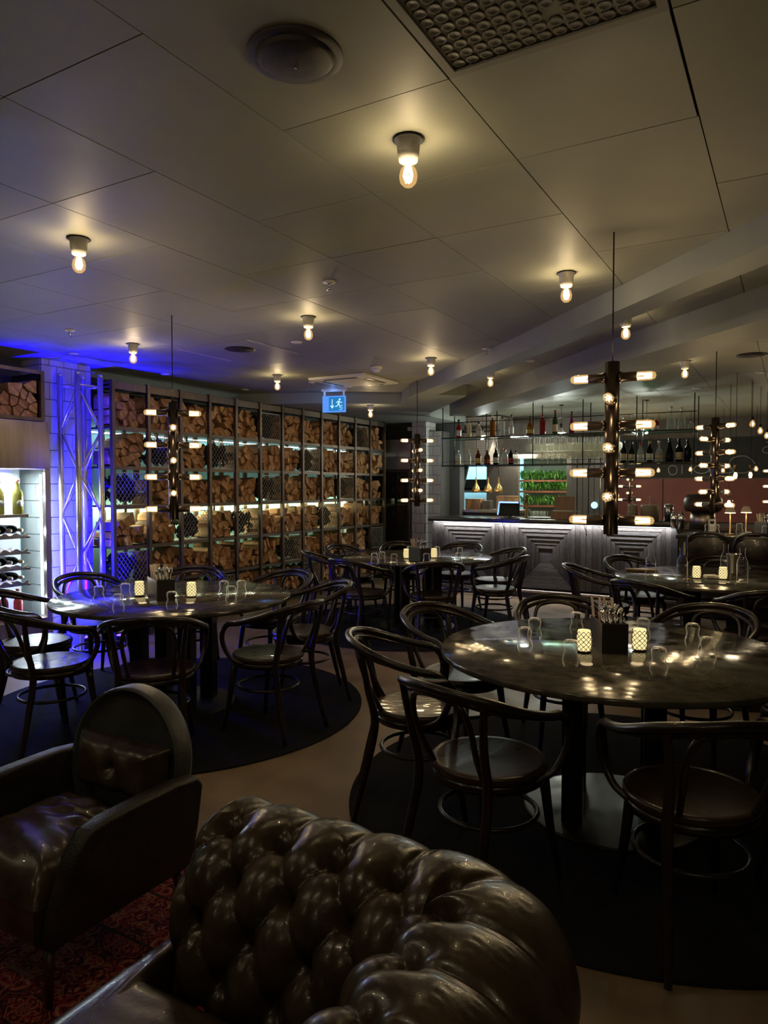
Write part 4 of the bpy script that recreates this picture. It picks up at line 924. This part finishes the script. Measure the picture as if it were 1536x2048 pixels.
for px, w_, d_, h_, mt, l in bx_:
    t = thing('storage_box', l, 'box', (bpx(px, 10.8), 10.75, 1.121)); bx(-w_ / 2, w_ / 2, 0, d_, 0, h_ * .9).build('body', mt, t); bx(-w_ / 2 - .006, w_ / 2 + .006, -.006, d_ + .006, h_ * .9, h_).build('lid', mt, t)
# brass heat lamps
def heat():
    t = thing('brass_pendant', 'x', 'lamp')
    MB().lathe([(.01, .24), (.014, .16), (.02, .13), (.055, .08), (.066, .03), (.064, 0), (.06, .0), (.058, .05), (0, .1)], 20, cap=False).build('lamp_shade', m_brass, t)
    MB().tube([(0, 0, .23), (0, 0, .95)], .004, 6).build('cable', m_black, t); return regkids(t)
HL = heat()
for i, (px, py, l) in enumerate([(952, 988, 'left brass heat lamp over the kitchen pass'), (976, 986, 'middle brass heat lamp over the kitchen pass'), (997, 983, 'right brass heat lamp over the kitchen pass')]):
    o = HL if i == 0 else dup(HL); o.location = (bpx(px, 10.5 + .0), 10.5, 1.395); o['label'] = l; o['group'] = 'brass heat lamps'
    lamp('POINT', (o.location[0], 10.2, o.location[2] + .05), .4, WARM, .04)
tag(bx(-4.6, -3.8, 10.47, 10.53, 2.346, 2.376).build('pendant_rail', m_black, None), 'black rail carrying the brass heat lamps', 'rail')
struct('wall_bar_back', bx(bpx(1133, KY), bpx(1212, KY), KY, KY + .08, 0, H), m_bwall)
struct('wall_bar_back_upper', bx(bpx(1036, KY), bpx(1133, KY), KY, KY + .08, 1.95, H), m_bwall)
# timber fins right of the plants
t = thing('timber_screen', 'tall brown vertical timber screen right of the plant wall', 'screen', (0, 0, 0)); xa, xb = bpx(1143, 11.1), bpx(1236, 11.1)
for k in range(8): bx(xa + (xb - xa) * k / 8, xa + (xb - xa) * (k + 1) / 8 - .012, 11.1 + .02 * (k % 2), 11.16, 0, 2.3).build('board', m_bwall, t)
t = thing('wall_clock', 'small round pale blue lit disc on the timber screen', 'clock', (bpx(1189, 11.05), 11.06, hpx(1189, 1011, 11.05))); MB().lathe([(.05, 0), (.05, .02), (0, .02)], 24, M=Matrix.Rotation(pi / 2, 4, 'X')).build('face', EM('clock_face', (.35, .8, 1), .9), t); MB().lathe([(.056, -.002), (.056, .015), (.0505, .015), (.0505, -.002)], 24, cap=False, M=Matrix.Rotation(pi / 2, 4, 'X')).build('rim', m_bsteel, t)
# planter wall
px0, px1 = bpx(1037, 11.5), bpx(1133, 11.5)
pl = thing('plant_wall', 'bright green wall of herbs on copper shelves behind the bar', 'plants', (0, 0, 0))
bx(px0, px1, 11.75, 11.8, .9, 2.1).build('backing', M('plant_back', (.25, .3, .24), .7), pl)
rp = random.Random(21)
for z in (1.18, 1.42, 1.6): bx(px0, px1, 11.5, 11.7, z - .03, z).build('shelf', M('copper_shelf', (.35, .12, .06), .4, .4), pl)
lf = [MB(), MB(), MB()]
for z in (1.18, 1.42, 1.6):
    for k in range(420):
        bxp = rp.uniform(px0 + .02, px1 - .02); byp = rp.uniform(11.48, 11.68); a = rp.uniform(0, 6.28); ln = rp.uniform(.07, .2); lean = rp.uniform(.1, .9); wd = rp.uniform(.005, .013)
        d = Vector((cos(a) * lean, sin(a) * lean * .6 - .15, 1)).normalized(); sd = Vector((-sin(a), cos(a), 0)) * wd
        b0 = Vector((bxp, byp, z + rp.uniform(0, .05))); m1 = b0 + d * ln * .55; e = b0 + d * ln + Vector((cos(a) * .03, -.01, -.03))
        e = Vector((min(max(e.x, px0), px1), e.y, e.z)); lf[rp.randrange(3)].add([b0 - sd * .3, b0 + sd * .3, m1 + sd, m1 - sd, e], [(0, 1, 2, 3), (3, 2, 4)])
for i in range(3):
    o = lf[i].build('foliage', m_leafs[i], pl); o['kind'] = 'stuff'
lamp('AREA', ((px0 + px1) / 2, 11.25, 2.05), 13, (.95, 1, .85), (.9, .1), (radians(-28), 0, 0))
# counter-top things (on bar top z=1.058, y 9.3..9.7)
CT = 1.0585
def on_bar(px, a=9.45): return bpx(px, a), a, CT
x, y, z = on_bar(1123, 9.42); t = thing('wooden_case', 'open light wooden box with raised lid on the bar', 'box', (x, y, z)); bx(-.135, .135, -.03, .14, 0, .1).build('case_body', m_oak, t); bx(-.135, .135, .14, .155, .1, .30).build('lid', m_oak, t); bx(-.12, .12, -.02, .13, .1, .112).build('contents', m_paper2, t)
x, y, z = on_bar(1018, 9.55); t = thing('payment_terminal', 'till screen with a lit blue edge on the bar', 'till', (x, y, z), radians(-15)); bx(-.16, .16, 0, .03, .05, .22).build('screen_back', m_black, t); bx(-.16, .16, -.004, 0, .2, .222).build('screen_edge', EM('till_edge', (.15, .25, 1), 1.6), t)
MB().prism([(-.2, .03), (-.18, .03), (-.155, .222), (-.17, .222)], -.006, .0).build('screen_side', EM('till_side', (.12, .25, 1), 1.4), t); bx(-.08, .08, 0, .1, 0, .012).build('foot', m_black, t); bx(-.02, .02, .01, .04, .012, .05).build('neck', m_black, t)
x, y, z = on_bar(1080, 9.5); t = thing('glass_tray', 'dark tray of small clear glasses on the bar', 'tray', (x, y, z)); MB().lathe([(.16, 0), (.17, .01), (.165, .014), (.15, .008), (0, .008)], 24).build('tray', m_black, t)
tg = MB().lathe([(.02, 0), (.026, .09), (.024, .09), (.018, .006), (0, .006)], 12, cap=False).mesh('small_glass', m_tumb2)
for k in range(9):
    o = linkmesh('small_glass', tg, None, (x - .1 + (k % 5) * .05, y - .04 + (k // 5) * .06, z + .0085)); tag(o, 'small clear glass upright on the dark tray on the bar', 'glass', 'small glasses on the tray')
t = thing('espresso_tap', 'dark brass tap tower on the bar beside the tray', 'tap', (bpx(1053, 9.6), 9.62, CT)); MB().lathe([(.05, 0), (.05, .01), (.022, .02), (.02, .28), (.03, .29), (.02, .32), (0, .33)], 16).build('column', m_brass, t); MB().tube([(0, 0, .25), (0, -.08, .26), (0, -.1, .22)], .01, 8, steps=3).build('spout', m_brass, t)
x, y, z = on_bar(1270, 9.4)
for k, (px, d) in enumerate([(1262, 'first'), (1270, 'second'), (1257, 'third'), (1147, 'fourth'), (1153, 'fifth'), (1160, 'sixth')]):
    xx, yy, zz = on_bar(px, 9.35); t = thing('small_bottle', 'small clear bottle standing on the bar, %s' % d, 'bottle', (xx, yy, zz), 0); MB().lathe([(.018, 0), (.018, .06), (.008, .085), (.008, .105), (.01, .108)], 12, cap=False).build('glass_body', m_tumb2, t); MB().lathe([(.009, .105), (.009, .115), (0, .115)], 8).build('cap', PM['white'], t)
# stack of folded towels / cake domes
for px, w_, h_, l in [(1266, .06, .2, 'narrow ribbed cloth covered jar on the bar'), (1300, .11, .2, 'broad ribbed cloth covered dish on the bar')]:
    xx, yy, zz = on_bar(px, 9.5); t = thing('ribbed_jar', l, 'jar', (xx, yy, zz)); pr = []
    vs = MB(); n = 40
    vs.lathe([(w_, 0), (w_, h_ * .95), (w_ * .95, h_), (0, h_)], 40).build('body', M('ribbed', (.3, .25, .19), .5, bump=.2), t)
    MB().lathe([(.01, h_), (.008, h_ + .02), (.004, h_ + .03), (.004, h_ + .1), (.03, h_ + .105), (0, h_ + .108)], 12).build('stand', m_porc, t)
xx, yy, zz = on_bar(1338, 9.5); t = thing('steel_canister', 'tall polished steel canister near the bar end', 'canister', (xx, yy, zz)); MB().lathe([(.055, 0), (.055, .19), (.05, .195), (0, .196)], 24).build('body', m_chrome, t); MB().lathe([(.057, .196), (.057, .21), (.02, .22), (0, .22)], 24).build('lid', m_bsteel, t)
for k, px in enumerate((1348, 1363)):
    t = thing('steel_shaker', 'steel shaker behind the high table, %s' % ['left', 'right'][k], 'shaker', (bpx(px, 9.0), 9.0, 1.0)); MB().lathe([(.03, 0), (.04, .13), (.03, .16), (.018, .18), (0, .185)], 16).build('body', m_chrome, t); MB().lathe([(.019, .18), (.019, .2), (0, .2)], 12).build('cap', m_chrome, t)
t = thing('back_counter', 'dark service counter behind the high table', 'counter', (0, 0, 0)); bx(-1.15, 1.0, 8.85, 9.4, 0, .96).build('body', m_box, t); bx(-1.17, 1.0, 8.82, 9.42, .96, .999).build('worktop', m_counter, t)
xx = bpx(1420, 9.2); t = thing('coffee_machine', 'large dark rounded machine on the service counter', 'machine', (bpx(1405, 9.1), 9.15, 1.0)); MB().lathe([(.19, .2), (.21, .24), (.21, .34), (.17, .4), (0, .41)], 28).build('drum', M('machine_red', (.045, .02, .016), .4), t); MB().lathe([(.15, 0), (.13, .2)], 20).build('base', m_bsteel, t); MB().tube([(.1, -.1, .4), (.12, -.12, .47), (.14, -.12, .47)], .008, 6, steps=2).build('handle', m_chrome, t)
# ------------------------------------------------------------------ corner cabinet left of the bar
t = thing('glass_cold_cabinet', 'dark smoked glass cabinet with steel hood left of the bar', 'cabinet', (0, 0, 0))
bx(-6.0, -5.28, 9.95, 10.4, 0, 1.76).build('casing', m_box, t); bx(-5.97, -5.31, 9.93, 9.95, .25, 1.72).build('glass_door', m_dglass, t); bx(-6.0, -5.28, 9.96, 10.4, 1.765, 2.24).build('steel_hood', m_bsteel, t)
bx(-5.97, -5.31, 9.925, 9.93, 1.2, 1.21).build('door_bar', m_black, t)
tag(bx(-5.5, -5.43, 10.3, 10.42, 2.4, 2.46).build('wall_sensor', m_white), 'small white sensor on the dark wall above the cabinet', 'sensor')
t = thing('wall_speaker', 'round brass rimmed disc high beside the white chimney', 'speaker', (bpx(874, 9.9), 9.9, hpx(874, 827, 9.9))); Rx = Matrix.Rotation(pi / 2, 4, 'X'); MB().lathe([(.062, 0), (.062, .02), (.05, .024), (0, .024)], 24, M=Rx).build('plate', m_black, t); MB().lathe([(.066, -.001), (.066, .018), (.0625, .018), (.0625, -.001)], 24, cap=False, M=Rx).build('rim', m_brass, t); MB().lathe([(.014, .025), (.01, .04), (0, .04)], 12, M=Rx).build('knob', m_porc, t)
# ------------------------------------------------------------------ high table and stools at right
t = thing('high_table', 'long dark high table beyond the far right table', 'table', (0, 0, 0))
bx(-1.04, 1.2, 7.78, 8.4, .96, 1.0).build('tabletop', m_counter, t, bevel=.003)
for x in (-.95, 1.0): bx(x - .04, x + .04, 8.2, 8.35, 0, .96).build('leg', m_black, t)
bx(-.95, 1.0, 8.24, 8.30, .2, .26).build('foot_bar', m_black, t)
def stool():
    t = thing('tall_stool', 'x', 'stool')
    MB().lathe([(.19, .66), (.2, .67), (.2, .69), (.19, .7), (0, .695)], 28).build('seat', m_seat, t)
    P = [(.19, -.16, .70), (.2, -.2, .85), (.17, -.22, .98), (.08, -.23, 1.03), (0, -.232, 1.035)]; P += [(-x, y, z) for x, y, z in reversed(P[:-1])]
    MB().tube(P, .015, 8, steps=4).build('back_hoop', m_bent, t)
    MB().prism([(-.17, .78), (.17, .78), (.17, .93), (.09, .99), (-.09, .99), (-.17, .93)], -.222, -.206).build('backrest', m_bent, t, bevel=.006)
    for s in (-1, 1):
        MB().tube([(s * .2, -.2, 0), (s * .17, -.16, .66)], [.014, .018], 8).build('leg', m_bent, t); MB().tube([(s * .19, .2, 0), (s * .15, .14, .66)], [.013, .018], 8).build('leg', m_bent, t)
    MB().tube([(.19 * cos(a), .19 * sin(a), .28) for a in [k * pi / 10 for k in range(20)]], .009, 6, closed=True).build('stretcher_ring', m_bent, t); return regkids(t)
ST = stool()
for i, (x, y, l) in enumerate([(bpx(1416, 7.7), 7.9, 'left tall dark stool at the high table'), (bpx(1515, 7.7), 7.9, 'right tall dark stool at the high table')]):
    o = ST if i == 0 else dup(ST); o.location = (x, y, 0); o['label'] = l; o['group'] = 'stools at the high table'
def tlamp():
    t = thing('table_lamp', 'x', 'lamp')
    MB().lathe([(.045, 0), (.045, .012), (.006, .018), (.006, .22), (0, .225)], 20).build('stand', m_brass, t)
    MB().lathe([(.028, .29), (.055, .225)], 20, cap=False).build('lamp_shade', GL('lamp_shade_glass', (.9, .85, .75), .2, (.5, .45, .35)), t); MB().lathe([(.05, .222), (.05, .23), (0, .23)], 20).build('light_disc', EM('lamp_disc', (1, .85, .6), .9), t); return regkids(t)
TL = tlamp()
for i, (px, a, l) in enumerate([(1461, 8.0, 'small lit table lamp on the high table, left'), (1493, 8.2, 'small lit table lamp on the high table, right')]):
    o = TL if i == 0 else dup(TL); o.location = (bpx(px, a), a, 1.0005); o['label'] = l; o['group'] = 'cordless lamps on the high table'; lamp('POINT', (bpx(px, a), a, 1.2), .25, (1, .8, .5), .03)
x = bpx(1425, 8.0); t = thing('menu_stand', 'white menu card standing on the high table', 'menu', (x, 8.0, 1.0005), .3); bx(-.035, .035, -.003, .003, .02, .16).build('card', m_paper2, t); bx(-.04, .04, -.02, .02, 0, .02).build('foot', m_box, t); bx(-.02, .02, -.0036, -.003, .11, .14).build('print', m_box, t)
for k, (px, a) in enumerate([(1417, 7.9), (1433, 7.9), (1480, 8.28), (1532, 7.88)]):
    o = linkmesh('tumbler', gm, None, (bpx(px, a), a, 1.0005)); tag(o, 'clear tumbler on the high table, %s from the left' % ['first', 'second', 'third', 'fourth', 'fifth'][k], 'glass')
x = bpx(1500, 7.92); t = thing('menu_folder', 'dark open menu folder on the high table', 'menu', (x, 7.92, 1.0005), .4); MB().prism([(-.1, 0), (-.01, .04), (0, .045), (.09, 0), (.08, 0), (0, .038), (-.09, 0)], -.07, .07).build('cover', m_box, t)
cutlery_box(bpx(1534, 8.12), 8.12, .5, .25, 'small cutlery box on the high table', True, 1.0005)
# globe pendants
def globe():
    t = thing('globe_pendant', 'x', 'lamp')
    b = MB().lathe([(.012, .06), (.016, .045), (.038, .022), (.046, -.012), (.038, -.042), (.016, -.056), (0, -.058)], 20, cap=False).build('bulb', GL('globe_glass', (1, .95, .85), ior=1.5), t)
    fb = MB()
    for k in range(6): fb.tube([(.008 * cos(k), .008 * sin(k), .02), (.016 * cos(k), .016 * sin(k), -.01), (.008 * cos(k + .5), .008 * sin(k + .5), -.04)], .0028, 5, steps=2)
    fb.build('filament', m_filc, b); MB().lathe([(.016, .06), (.018, .1), (0, .102)], 12).build('lamp_socket', m_brass, t); MB().tube([(0, 0, .1), (0, 0, 1.03)], .0028, 5).build('cable', m_black, t); return regkids(t)
G0 = globe()
for i, (px, py, a, l) in enumerate([(1470, 949, 8.0, 'large clear globe bulb hanging over the high table, left'), (1500, 948, 8.6, 'large clear globe bulb hanging over the high table, right'), (1458, 1005, 8.9, 'clear globe bulb hanging low behind the chandelier')]):
    z = hpx(px, py, a); o = G0 if i == 0 else dup(G0); o.location = (bpx(px, a), a, z); o['label'] = l; o['group'] = 'clear globe pendants'
    for c in o.children: pass
G1 = thing('small_pendant', 'x', 'lamp'); b = MB().lathe([(.01, .04), (.026, .01), (.03, -.012), (.02, -.035), (0, -.04)], 14, cap=False).build('bulb', m_bulb, G1); MB().lathe([(0, .02), (.01, .01), (.012, -.01), (0, -.025)], 8).build('filament', m_filc, b); MB().lathe([(.013, .04), (.013, .07), (0, .071)], 8).build('lamp_socket', m_black, G1); MB().tube([(0, 0, .07), (0, 0, .5)], .0025, 5).build('cable', m_black, G1)
regkids(G1)
for i, (px, py, a, l) in enumerate([(1502, 846, 8.8, 'small hanging bulb by the right edge, left of three'), (1518, 860, 9.3, 'small hanging bulb by the right edge, middle of three'), (1531, 870, 9.8, 'small hanging bulb by the right edge, right of three'), (1316, 940, 11.8, 'tiny distant hanging bulb under the bar shelf, left'), (1380, 938, 11.8, 'tiny distant hanging bulb under the bar shelf, right'), (1511, 937, 11.6, 'tiny distant hanging bulb before the chalkboard'), (1445, 940, 11.6, 'tiny distant hanging bulb behind the right chandelier')]):
    o = G1 if i == 0 else dup(G1); o.location = (bpx(px, a), a, hpx(px, py, a)); o['label'] = l; o['group'] = 'small hanging bulbs'

# cables of the hanging bulbs end at the ceiling
bpy.context.view_layer.update()
for o in list(S.objects):
    if o.name.startswith(('globe_pendant', 'small_pendant')) and o.type == 'EMPTY':
        for c in o.children:
            if c.name.startswith('cable'):
                c.data = MB().tube([(0, 0, .07), (0, 0, H - o.location.z)], .0028, 5).mesh('cable', m_black)

# ------------------------------------------------------------------ chesterfield sofa
def sofa():
    t = thing('chesterfield_sofa', 'dark brown leather sofa with deep button tufting and rolled arms, foreground', 'sofa', (.068, -.015, 0))
    # centre line of the roll: arm from its front (x=-1.27) to the corner, then the back towards the camera
    ax, ay = -.53, 1.29; rcn = .12
    path = []
    def addp(p, d): path.append((Vector((p[0], p[1], 0)), Vector((d[0], d[1], 0))))
    N1 = 190; x_start = -1.215
    for i in range(N1): addp((x_start + (ax - rcn - x_start) * i / N1, ay), (0, 1))
    for i in range(40): a = pi / 2 * (1 - i / 40); addp((ax - rcn + rcn * cos(a), ay - rcn + rcn * sin(a)), (cos(a), sin(a)))
    N2 = 380
    for i in range(N2 + 1): addp((ax, ay - rcn - 1.75 * i / N2), (1, 0))
    Ls = [0]
    for i in range(1, len(path)): Ls.append(Ls[-1] + (path[i][0] - path[i - 1][0]).length)
    # profile: (q outward, z) from seat inside up over the roll and down outside
    ctrl = [(-.195, .36), (-.21, .45), (-.205, .53), (-.195, .605), (-.16, .672), (-.095, .722), (-.02, .738), (.06, .724), (.125, .675), (.155, .6), (.145, .535), (.115, .49), (.10, .44), (.10, .3), (.10, .12)]
    pr = []; R = []
    for i in range(len(ctrl) - 1):
        p0 = Vector(ctrl[max(i - 1, 0)]); p1 = Vector(ctrl[i]); p2 = Vector(ctrl[i + 1]); p3 = Vector(ctrl[min(i + 2, len(ctrl) - 1)])
        for k in range(10):
            u = k / 10; pr.append(.5 * (2 * p1 + (p2 - p0) * u + (2 * p0 - 5 * p1 + 4 * p2 - p3) * u * u + (3 * p1 - p0 - 3 * p2 + p3) * u ** 3))
    pr.append(Vector(ctrl[-1])); ss = [0]
    for i in range(1, len(pr)): ss.append(ss[-1] + (pr[i] - pr[i - 1]).length)
    nrm = []
    for i in range(len(pr)):
        d = pr[min(i + 1, len(pr) - 1)] - pr[max(i - 1, 0)]; d.normalize(); nrm.append(Vector((-d.y, d.x)))
    DX, DS = .0715, .110; S0 = .10
    vs = []; btn = []
    n = len(pr)
    for i, (c, d) in enumerate(path):
        L_ = Ls[i] + .02
        for j in range(n):
            s = ss[j]; u = L_ / DX; v = (s - S0) / DS
            al = (u + v) / 2; be = (u - v) / 2
            pil = (abs(sin(pi * al)) * abs(sin(pi * be)))
            tops = max(0, min(1, (6.2 - v) / 3.0))
            if v > 3: k_ = min(1, (v - 3) / .6); pil = pil * (1 - k_) + abs(sin(pi * (u - 1) / 2)) * k_            # tufting fades out past the roll
            low = 1.0
            # distance to nearest button
            ka = round(al); kb = round(be); du = (al + be - ka - kb) * DX; dv = (al - be - (ka - kb)) * DS
            dist = math.hypot(du, dv); rowv = ka - kb
            h = .027 * (pil ** .6) * tops + .018 * (1 - tops)
            if -1.5 < rowv < 3.5: h -= .034 * math.exp(-(dist / .014) ** 2) + .020 * math.exp(-(dist / .032) ** 2)
            if v > 3.0:
                pl_ = min(1, (v - 3.0) / .4) * max(0, 1 - (v - 3.3) / 2.2)
                h -= .006 * pl_ * math.exp(-(abs(sin(pi * (u - 1) / 2)) / .16) ** 2) + .003 * pl_ * math.exp(-(abs(sin(pi * (u - 1.35) / 2)) / .1) ** 2)
            wr = .0009 * sin(22 * u + 5 * sin(7 * v)) * math.exp(-(dist / .05) ** 2)
            q = pr[j] + nrm[j] * (h - .012 + wr)
            vs.append((c.x + d.x * q.x, c.y + d.y * q.x, q.y))
    fs = []
    for i in range(len(path) - 1):
        for j in range(n - 1): fs.append((i * n + j, (i + 1) * n + j, (i + 1) * n + j + 1, i * n + j + 1))
    mb = MB(); mb.add(vs, fs, True)
    # front face of the arm: closes the roll
    c0 = path[0]; cen = len(mb.v)
    ring = [vs[j] for j in range(n)]
    inner = []
    for k, sc in enumerate((.9, .72, 0.0)):
        for j in range(n):
            p = ring[j]; m_ = (c0[0].x, ay + (.02), .40 if p[2] < .5 else .58)
            inner.append((p[0] - (.022, .032, .034)[k], m_[1] + (p[1] - m_[1]) * max(sc, .02), m_[2] + (p[2] - m_[2]) * max(sc, .02)))
    base = len(mb.v); mb.v += inner
    for k in range(3):
        for j in range(n - 1):
            a = (j if k == 0 else base + (k - 1) * n + j); b = (j + 1 if k == 0 else base + (k - 1) * n + j + 1)
            mb.f.append((a, b, base + k * n + j + 1, base + k * n + j)); mb.sm.append(True)
    mb.build('tufted_back', m_leather, t)
    # buttons
    bmesh_ = MB().lathe([(.009, 0), (.011, .003), (.007, .007), (0, .008)], 10).mesh('button', m_leath2)
    for rowv in range(0, 4):
        sv = S0 + rowv * DS; j = min(range(n), key=lambda k: abs(ss[k] - sv))
        kk = 0 if rowv % 2 == 0 else 1; 
        for m_ in range(0, 45):
            Lb = (2 * m_ + kk) * DX - .02
            if Lb < .0 or Lb > Ls[-1]: continue
            i = min(range(len(Ls)), key=lambda k: abs(Ls[k] - Lb)); c, d = path[i]; q = pr[j] + nrm[j] * (-.06); nn = nrm[j]
            o = linkmesh('button', bmesh_, t); N3 = Vector((d.x * nn.x, d.y * nn.x, nn.y)); o.rotation_mode = 'QUATERNION'; o.rotation_quaternion = N3.to_track_quat('Z', 'Y'); o.location = (c.x + d.x * q.x, c.y + d.y * q.x, q.y)
    # seat cushion with pulled wrinkles along the inner edge
    nx, ny = 60, 120; x0, x1, y0, y1 = -1.34, -.755, -.35, 1.065; vs = []
    for i in range(nx + 1):
        for j in range(ny + 1):
            u = i / nx; v = j / ny; x = x0 + (x1 - x0) * u; yt = y1 + .14 * max(0, min(1, (-1.235 - x) / .02)); y = y0 + (yt - y0) * v      # T-shaped: its front wraps round the arm
            e = min(u, 1 - u) * (x1 - x0); e2 = min(v, 1 - v) * (yt - y0)
            z = .36 + .115 * (1 - math.exp(-min(e, e2) / .022)) + .012 * sin(pi * u) * sin(pi * v)
            z += .004 * sin(y * 95 + 2 * sin(x * 20)) * max(0, 1 - abs(u - .28) / .3) * (.5 + .5 * sin(y * 6))
            vs.append((x, y, z))
    fs = [(i * (ny + 1) + j, (i + 1) * (ny + 1) + j, (i + 1) * (ny + 1) + j + 1, i * (ny + 1) + j + 1) for i in range(nx) for j in range(ny)]
    sc = MB(); sc.add(vs, fs, True); sc.box(x0 + .002, x1 - .002, y0 + .002, y1 - .002, .25, .363); sc.box(x0 + .002, -1.26, y1 - .002, y1 + .138, .25, .363); sc.build('seat_cushion', m_leather, t)
    bx(-1.25, -.6, -.45, 1.18, .1, .25).build('seat_base', m_leather, t, bevel=.01)
    for (x, y) in ((-1.2, 1.2), (-.5, 1.2), (-1.2, -.4), (-.5, -.4)): MB().lathe([(.02, .012), (.035, .05), (.03, .12), (0, .12)], 14, c=(x, y, 0)).build('foot', m_legw, t)
    return t
sofa()

# ------------------------------------------------------------------ leather tub armchair
def armchair():
    t = thing('leather_armchair', 'worn dark leather armchair with rounded back, on the red rug', 'armchair', (-2.07, 1.485, .0145)); t.scale = (1, .88, .955)
    # local: front is -y; width along x; sits on tapered legs
    n = 28; R_ = .27
    # arched back: shell with rim, leaning backwards
    prof = [(-R_, .2)] + [(-R_ * 1.0, .2 + .36 * k / 6) for k in range(1, 7)] + [(R_ * cos(pi - pi * k / n), .56 + .275 * sin(pi * k / n)) for k in range(1, n)] + [(R_, .56 - .36 * k / 6) for k in range(0, 7)]
    def lean(p, yy): return (p[0], yy + max(0, p[1] - .35) * .16, p[1] * .945)
    vs = []; fs = []; m = len(prof); lay = [(-.0, .93, .0), (-.022, .955, .0), (-.028, .985, 0), (-.01, 1.0, 0), (.05, 1.0, 0), (.07, .97, 0)]
    cz = .5
    for (yy, sc, _) in lay:
        for p in prof: vs.append(lean((p[0] * sc, cz + (p[1] - cz) * sc), .24 + yy))
    for k in range(len(lay) - 1):
        for j in range(m): fs.append((k * m + j, k * m + (j + 1) % m, (k + 1) * m + (j + 1) % m, (k + 1) * m + j))
    mb = MB(); mb.add(vs, fs, True)
    # inner panel gently hollowed
    fr = len(mb.v); 
    for k, sc in enumerate((.8, .5, .02)):
        for p in prof:
            q = lean((p[0] * sc, cz + (p[1] - cz) * sc), .24 + (.012, .025, .03)[k]); mb.v.append(q)
    for k in range(3):
        for j in range(m):
            a = j if k == 0 else fr + (k - 1) * m + j; b = (j + 1) % m if k == 0 else fr + (k - 1) * m + (j + 1) % m
            mb.f.append((a, b, fr + k * m + (j + 1) % m, fr + k * m + j)); mb.sm.append(True)
    off = (len(lay) - 1) * m; fr2 = len(mb.v)
    mb.v += [lean((p[0] * .5, cz + (p[1] - cz) * .5), .24 + .085) for p in prof] + [lean((0, cz), .24 + .088)]
    for j in range(m): mb.f.append((off + j, off + (j + 1) % m, fr2 + (j + 1) % m, fr2 + j)); mb.sm.append(True); mb.f.append((fr2 + j, fr2 + (j + 1) % m, fr2 + m)); mb.sm.append(True)
    mb.build('backrest', m_leath3, t)
    # arms: side panels with a sloping, worn top edge that sweeps down at the front
    for s in (-1, 1):
        out = [(.30, .19), (.325, .38), (.335, .52), (.30, .555), (.20, .566), (.05, .565), (-.12, .56), (-.19, .545), (-.245, .48), (-.262, .42), (-.29, .33), (-.31, .24), (-.31, .19)]
        C = []
        for i in range(len(out)):
            C.append((out[i][0], .19 + (out[i][1] - .19) * .9))
        a = MB()
        vs = []; k_ = len(C)
        for (xo, ins) in ((.27, .012), (.285, 0), (.32, 0), (.338, .012)):
            for (yy, zz) in C:
                cy, cz2 = 0.0, .4; f_ = 1 - ins * 2; vs.append((s * (xo - .03 * (1 - (zz - .19) / .4)), cy + (yy - cy) * f_, cz2 + (zz - cz2) * f_))
        fs = [tuple(range(k_)), tuple(reversed(range(3 * k_, 4 * k_)))]
        for l in range(3): fs += [(l * k_ + i, l * k_ + (i + 1) % k_, (l + 1) * k_ + (i + 1) % k_, (l + 1) * k_ + i) for i in range(k_)]
        a.add(vs, fs, True); a.build('arm', m_leath2, t, bevel=.012)
    # seat cushion, rumpled
    nx = ny = 40; vs = []
    for i in range(nx + 1):
        for j in range(ny + 1):
            u, v = i / nx, j / ny; x = -.245 + .49 * u; y = -.33 + .54 * v; e = min(u, 1 - u, v * 1.0, 1 - v) * .5
            z = .30 + .11 * (1 - math.exp(-e / .03)) + .02 * sin(pi * u) * sin(pi * v) + .008 * sin(18 * u + 7 * sin(5 * v)) * (v > .3) * min(1, (v - .3) * 4) * math.exp(-((v - .7) / .3) ** 2) + .004 * sin(34 * v + 10 * u)
            vs.append((x, y, z))
    fs = [(i * (ny + 1) + j, (i + 1) * (ny + 1) + j, (i + 1) * (ny + 1) + j + 1, i * (ny + 1) + j + 1) for i in range(nx) for j in range(ny)]
    c = MB(); c.add(vs, fs, True); c.box(-.243, .243, -.328, .208, .2, .302); c.build('seat_cushion', m_leather, t)
    # lower back cushion with a button
    vs = []
    for i in range(nx + 1):
        for j in range(ny + 1):
            u, v = i / nx, j / ny; x = -.225 + .45 * u; z = .41 + .2 * v; e = min(u * 1.2, (1 - u) * 1.2, v, 1 - v) * .3
            dd = math.hypot((u - .5) * .45, (v - .5) * .2)
            y = .235 - .075 * (1 - math.exp(-e / .03)) + .035 * math.exp(-(dd / .022) ** 2) + .006 * sin(22 * u + 6 * v) * math.exp(-((u - .5) / .3) ** 2) + (z - .35) * .12
            vs.append((x, y, z))
    c = MB(); c.add(vs, fs, True); bc = c.build('back_cushion', m_leather, t)
    MB().lathe([(.01, 0), (.012, .004), (0, .009)], 12, M=Matrix.Translation((0, .228, .51)) @ Matrix.Rotation(pi / 2, 4, 'X')).build('button', m_leath2, bc)
    bx(-.27, .27, -.31, .3, .185, .205).build('seat_base', m_leath2, t)
    for (x, y) in ((-.25, -.28), (.25, -.28), (-.25, .27), (.25, .27)): MB().tube([(x * 1.04, y * 1.04, 0), (x, y, .186)], [.011, .019], 10).build('leg', m_legw, t)
    return t
armchair()
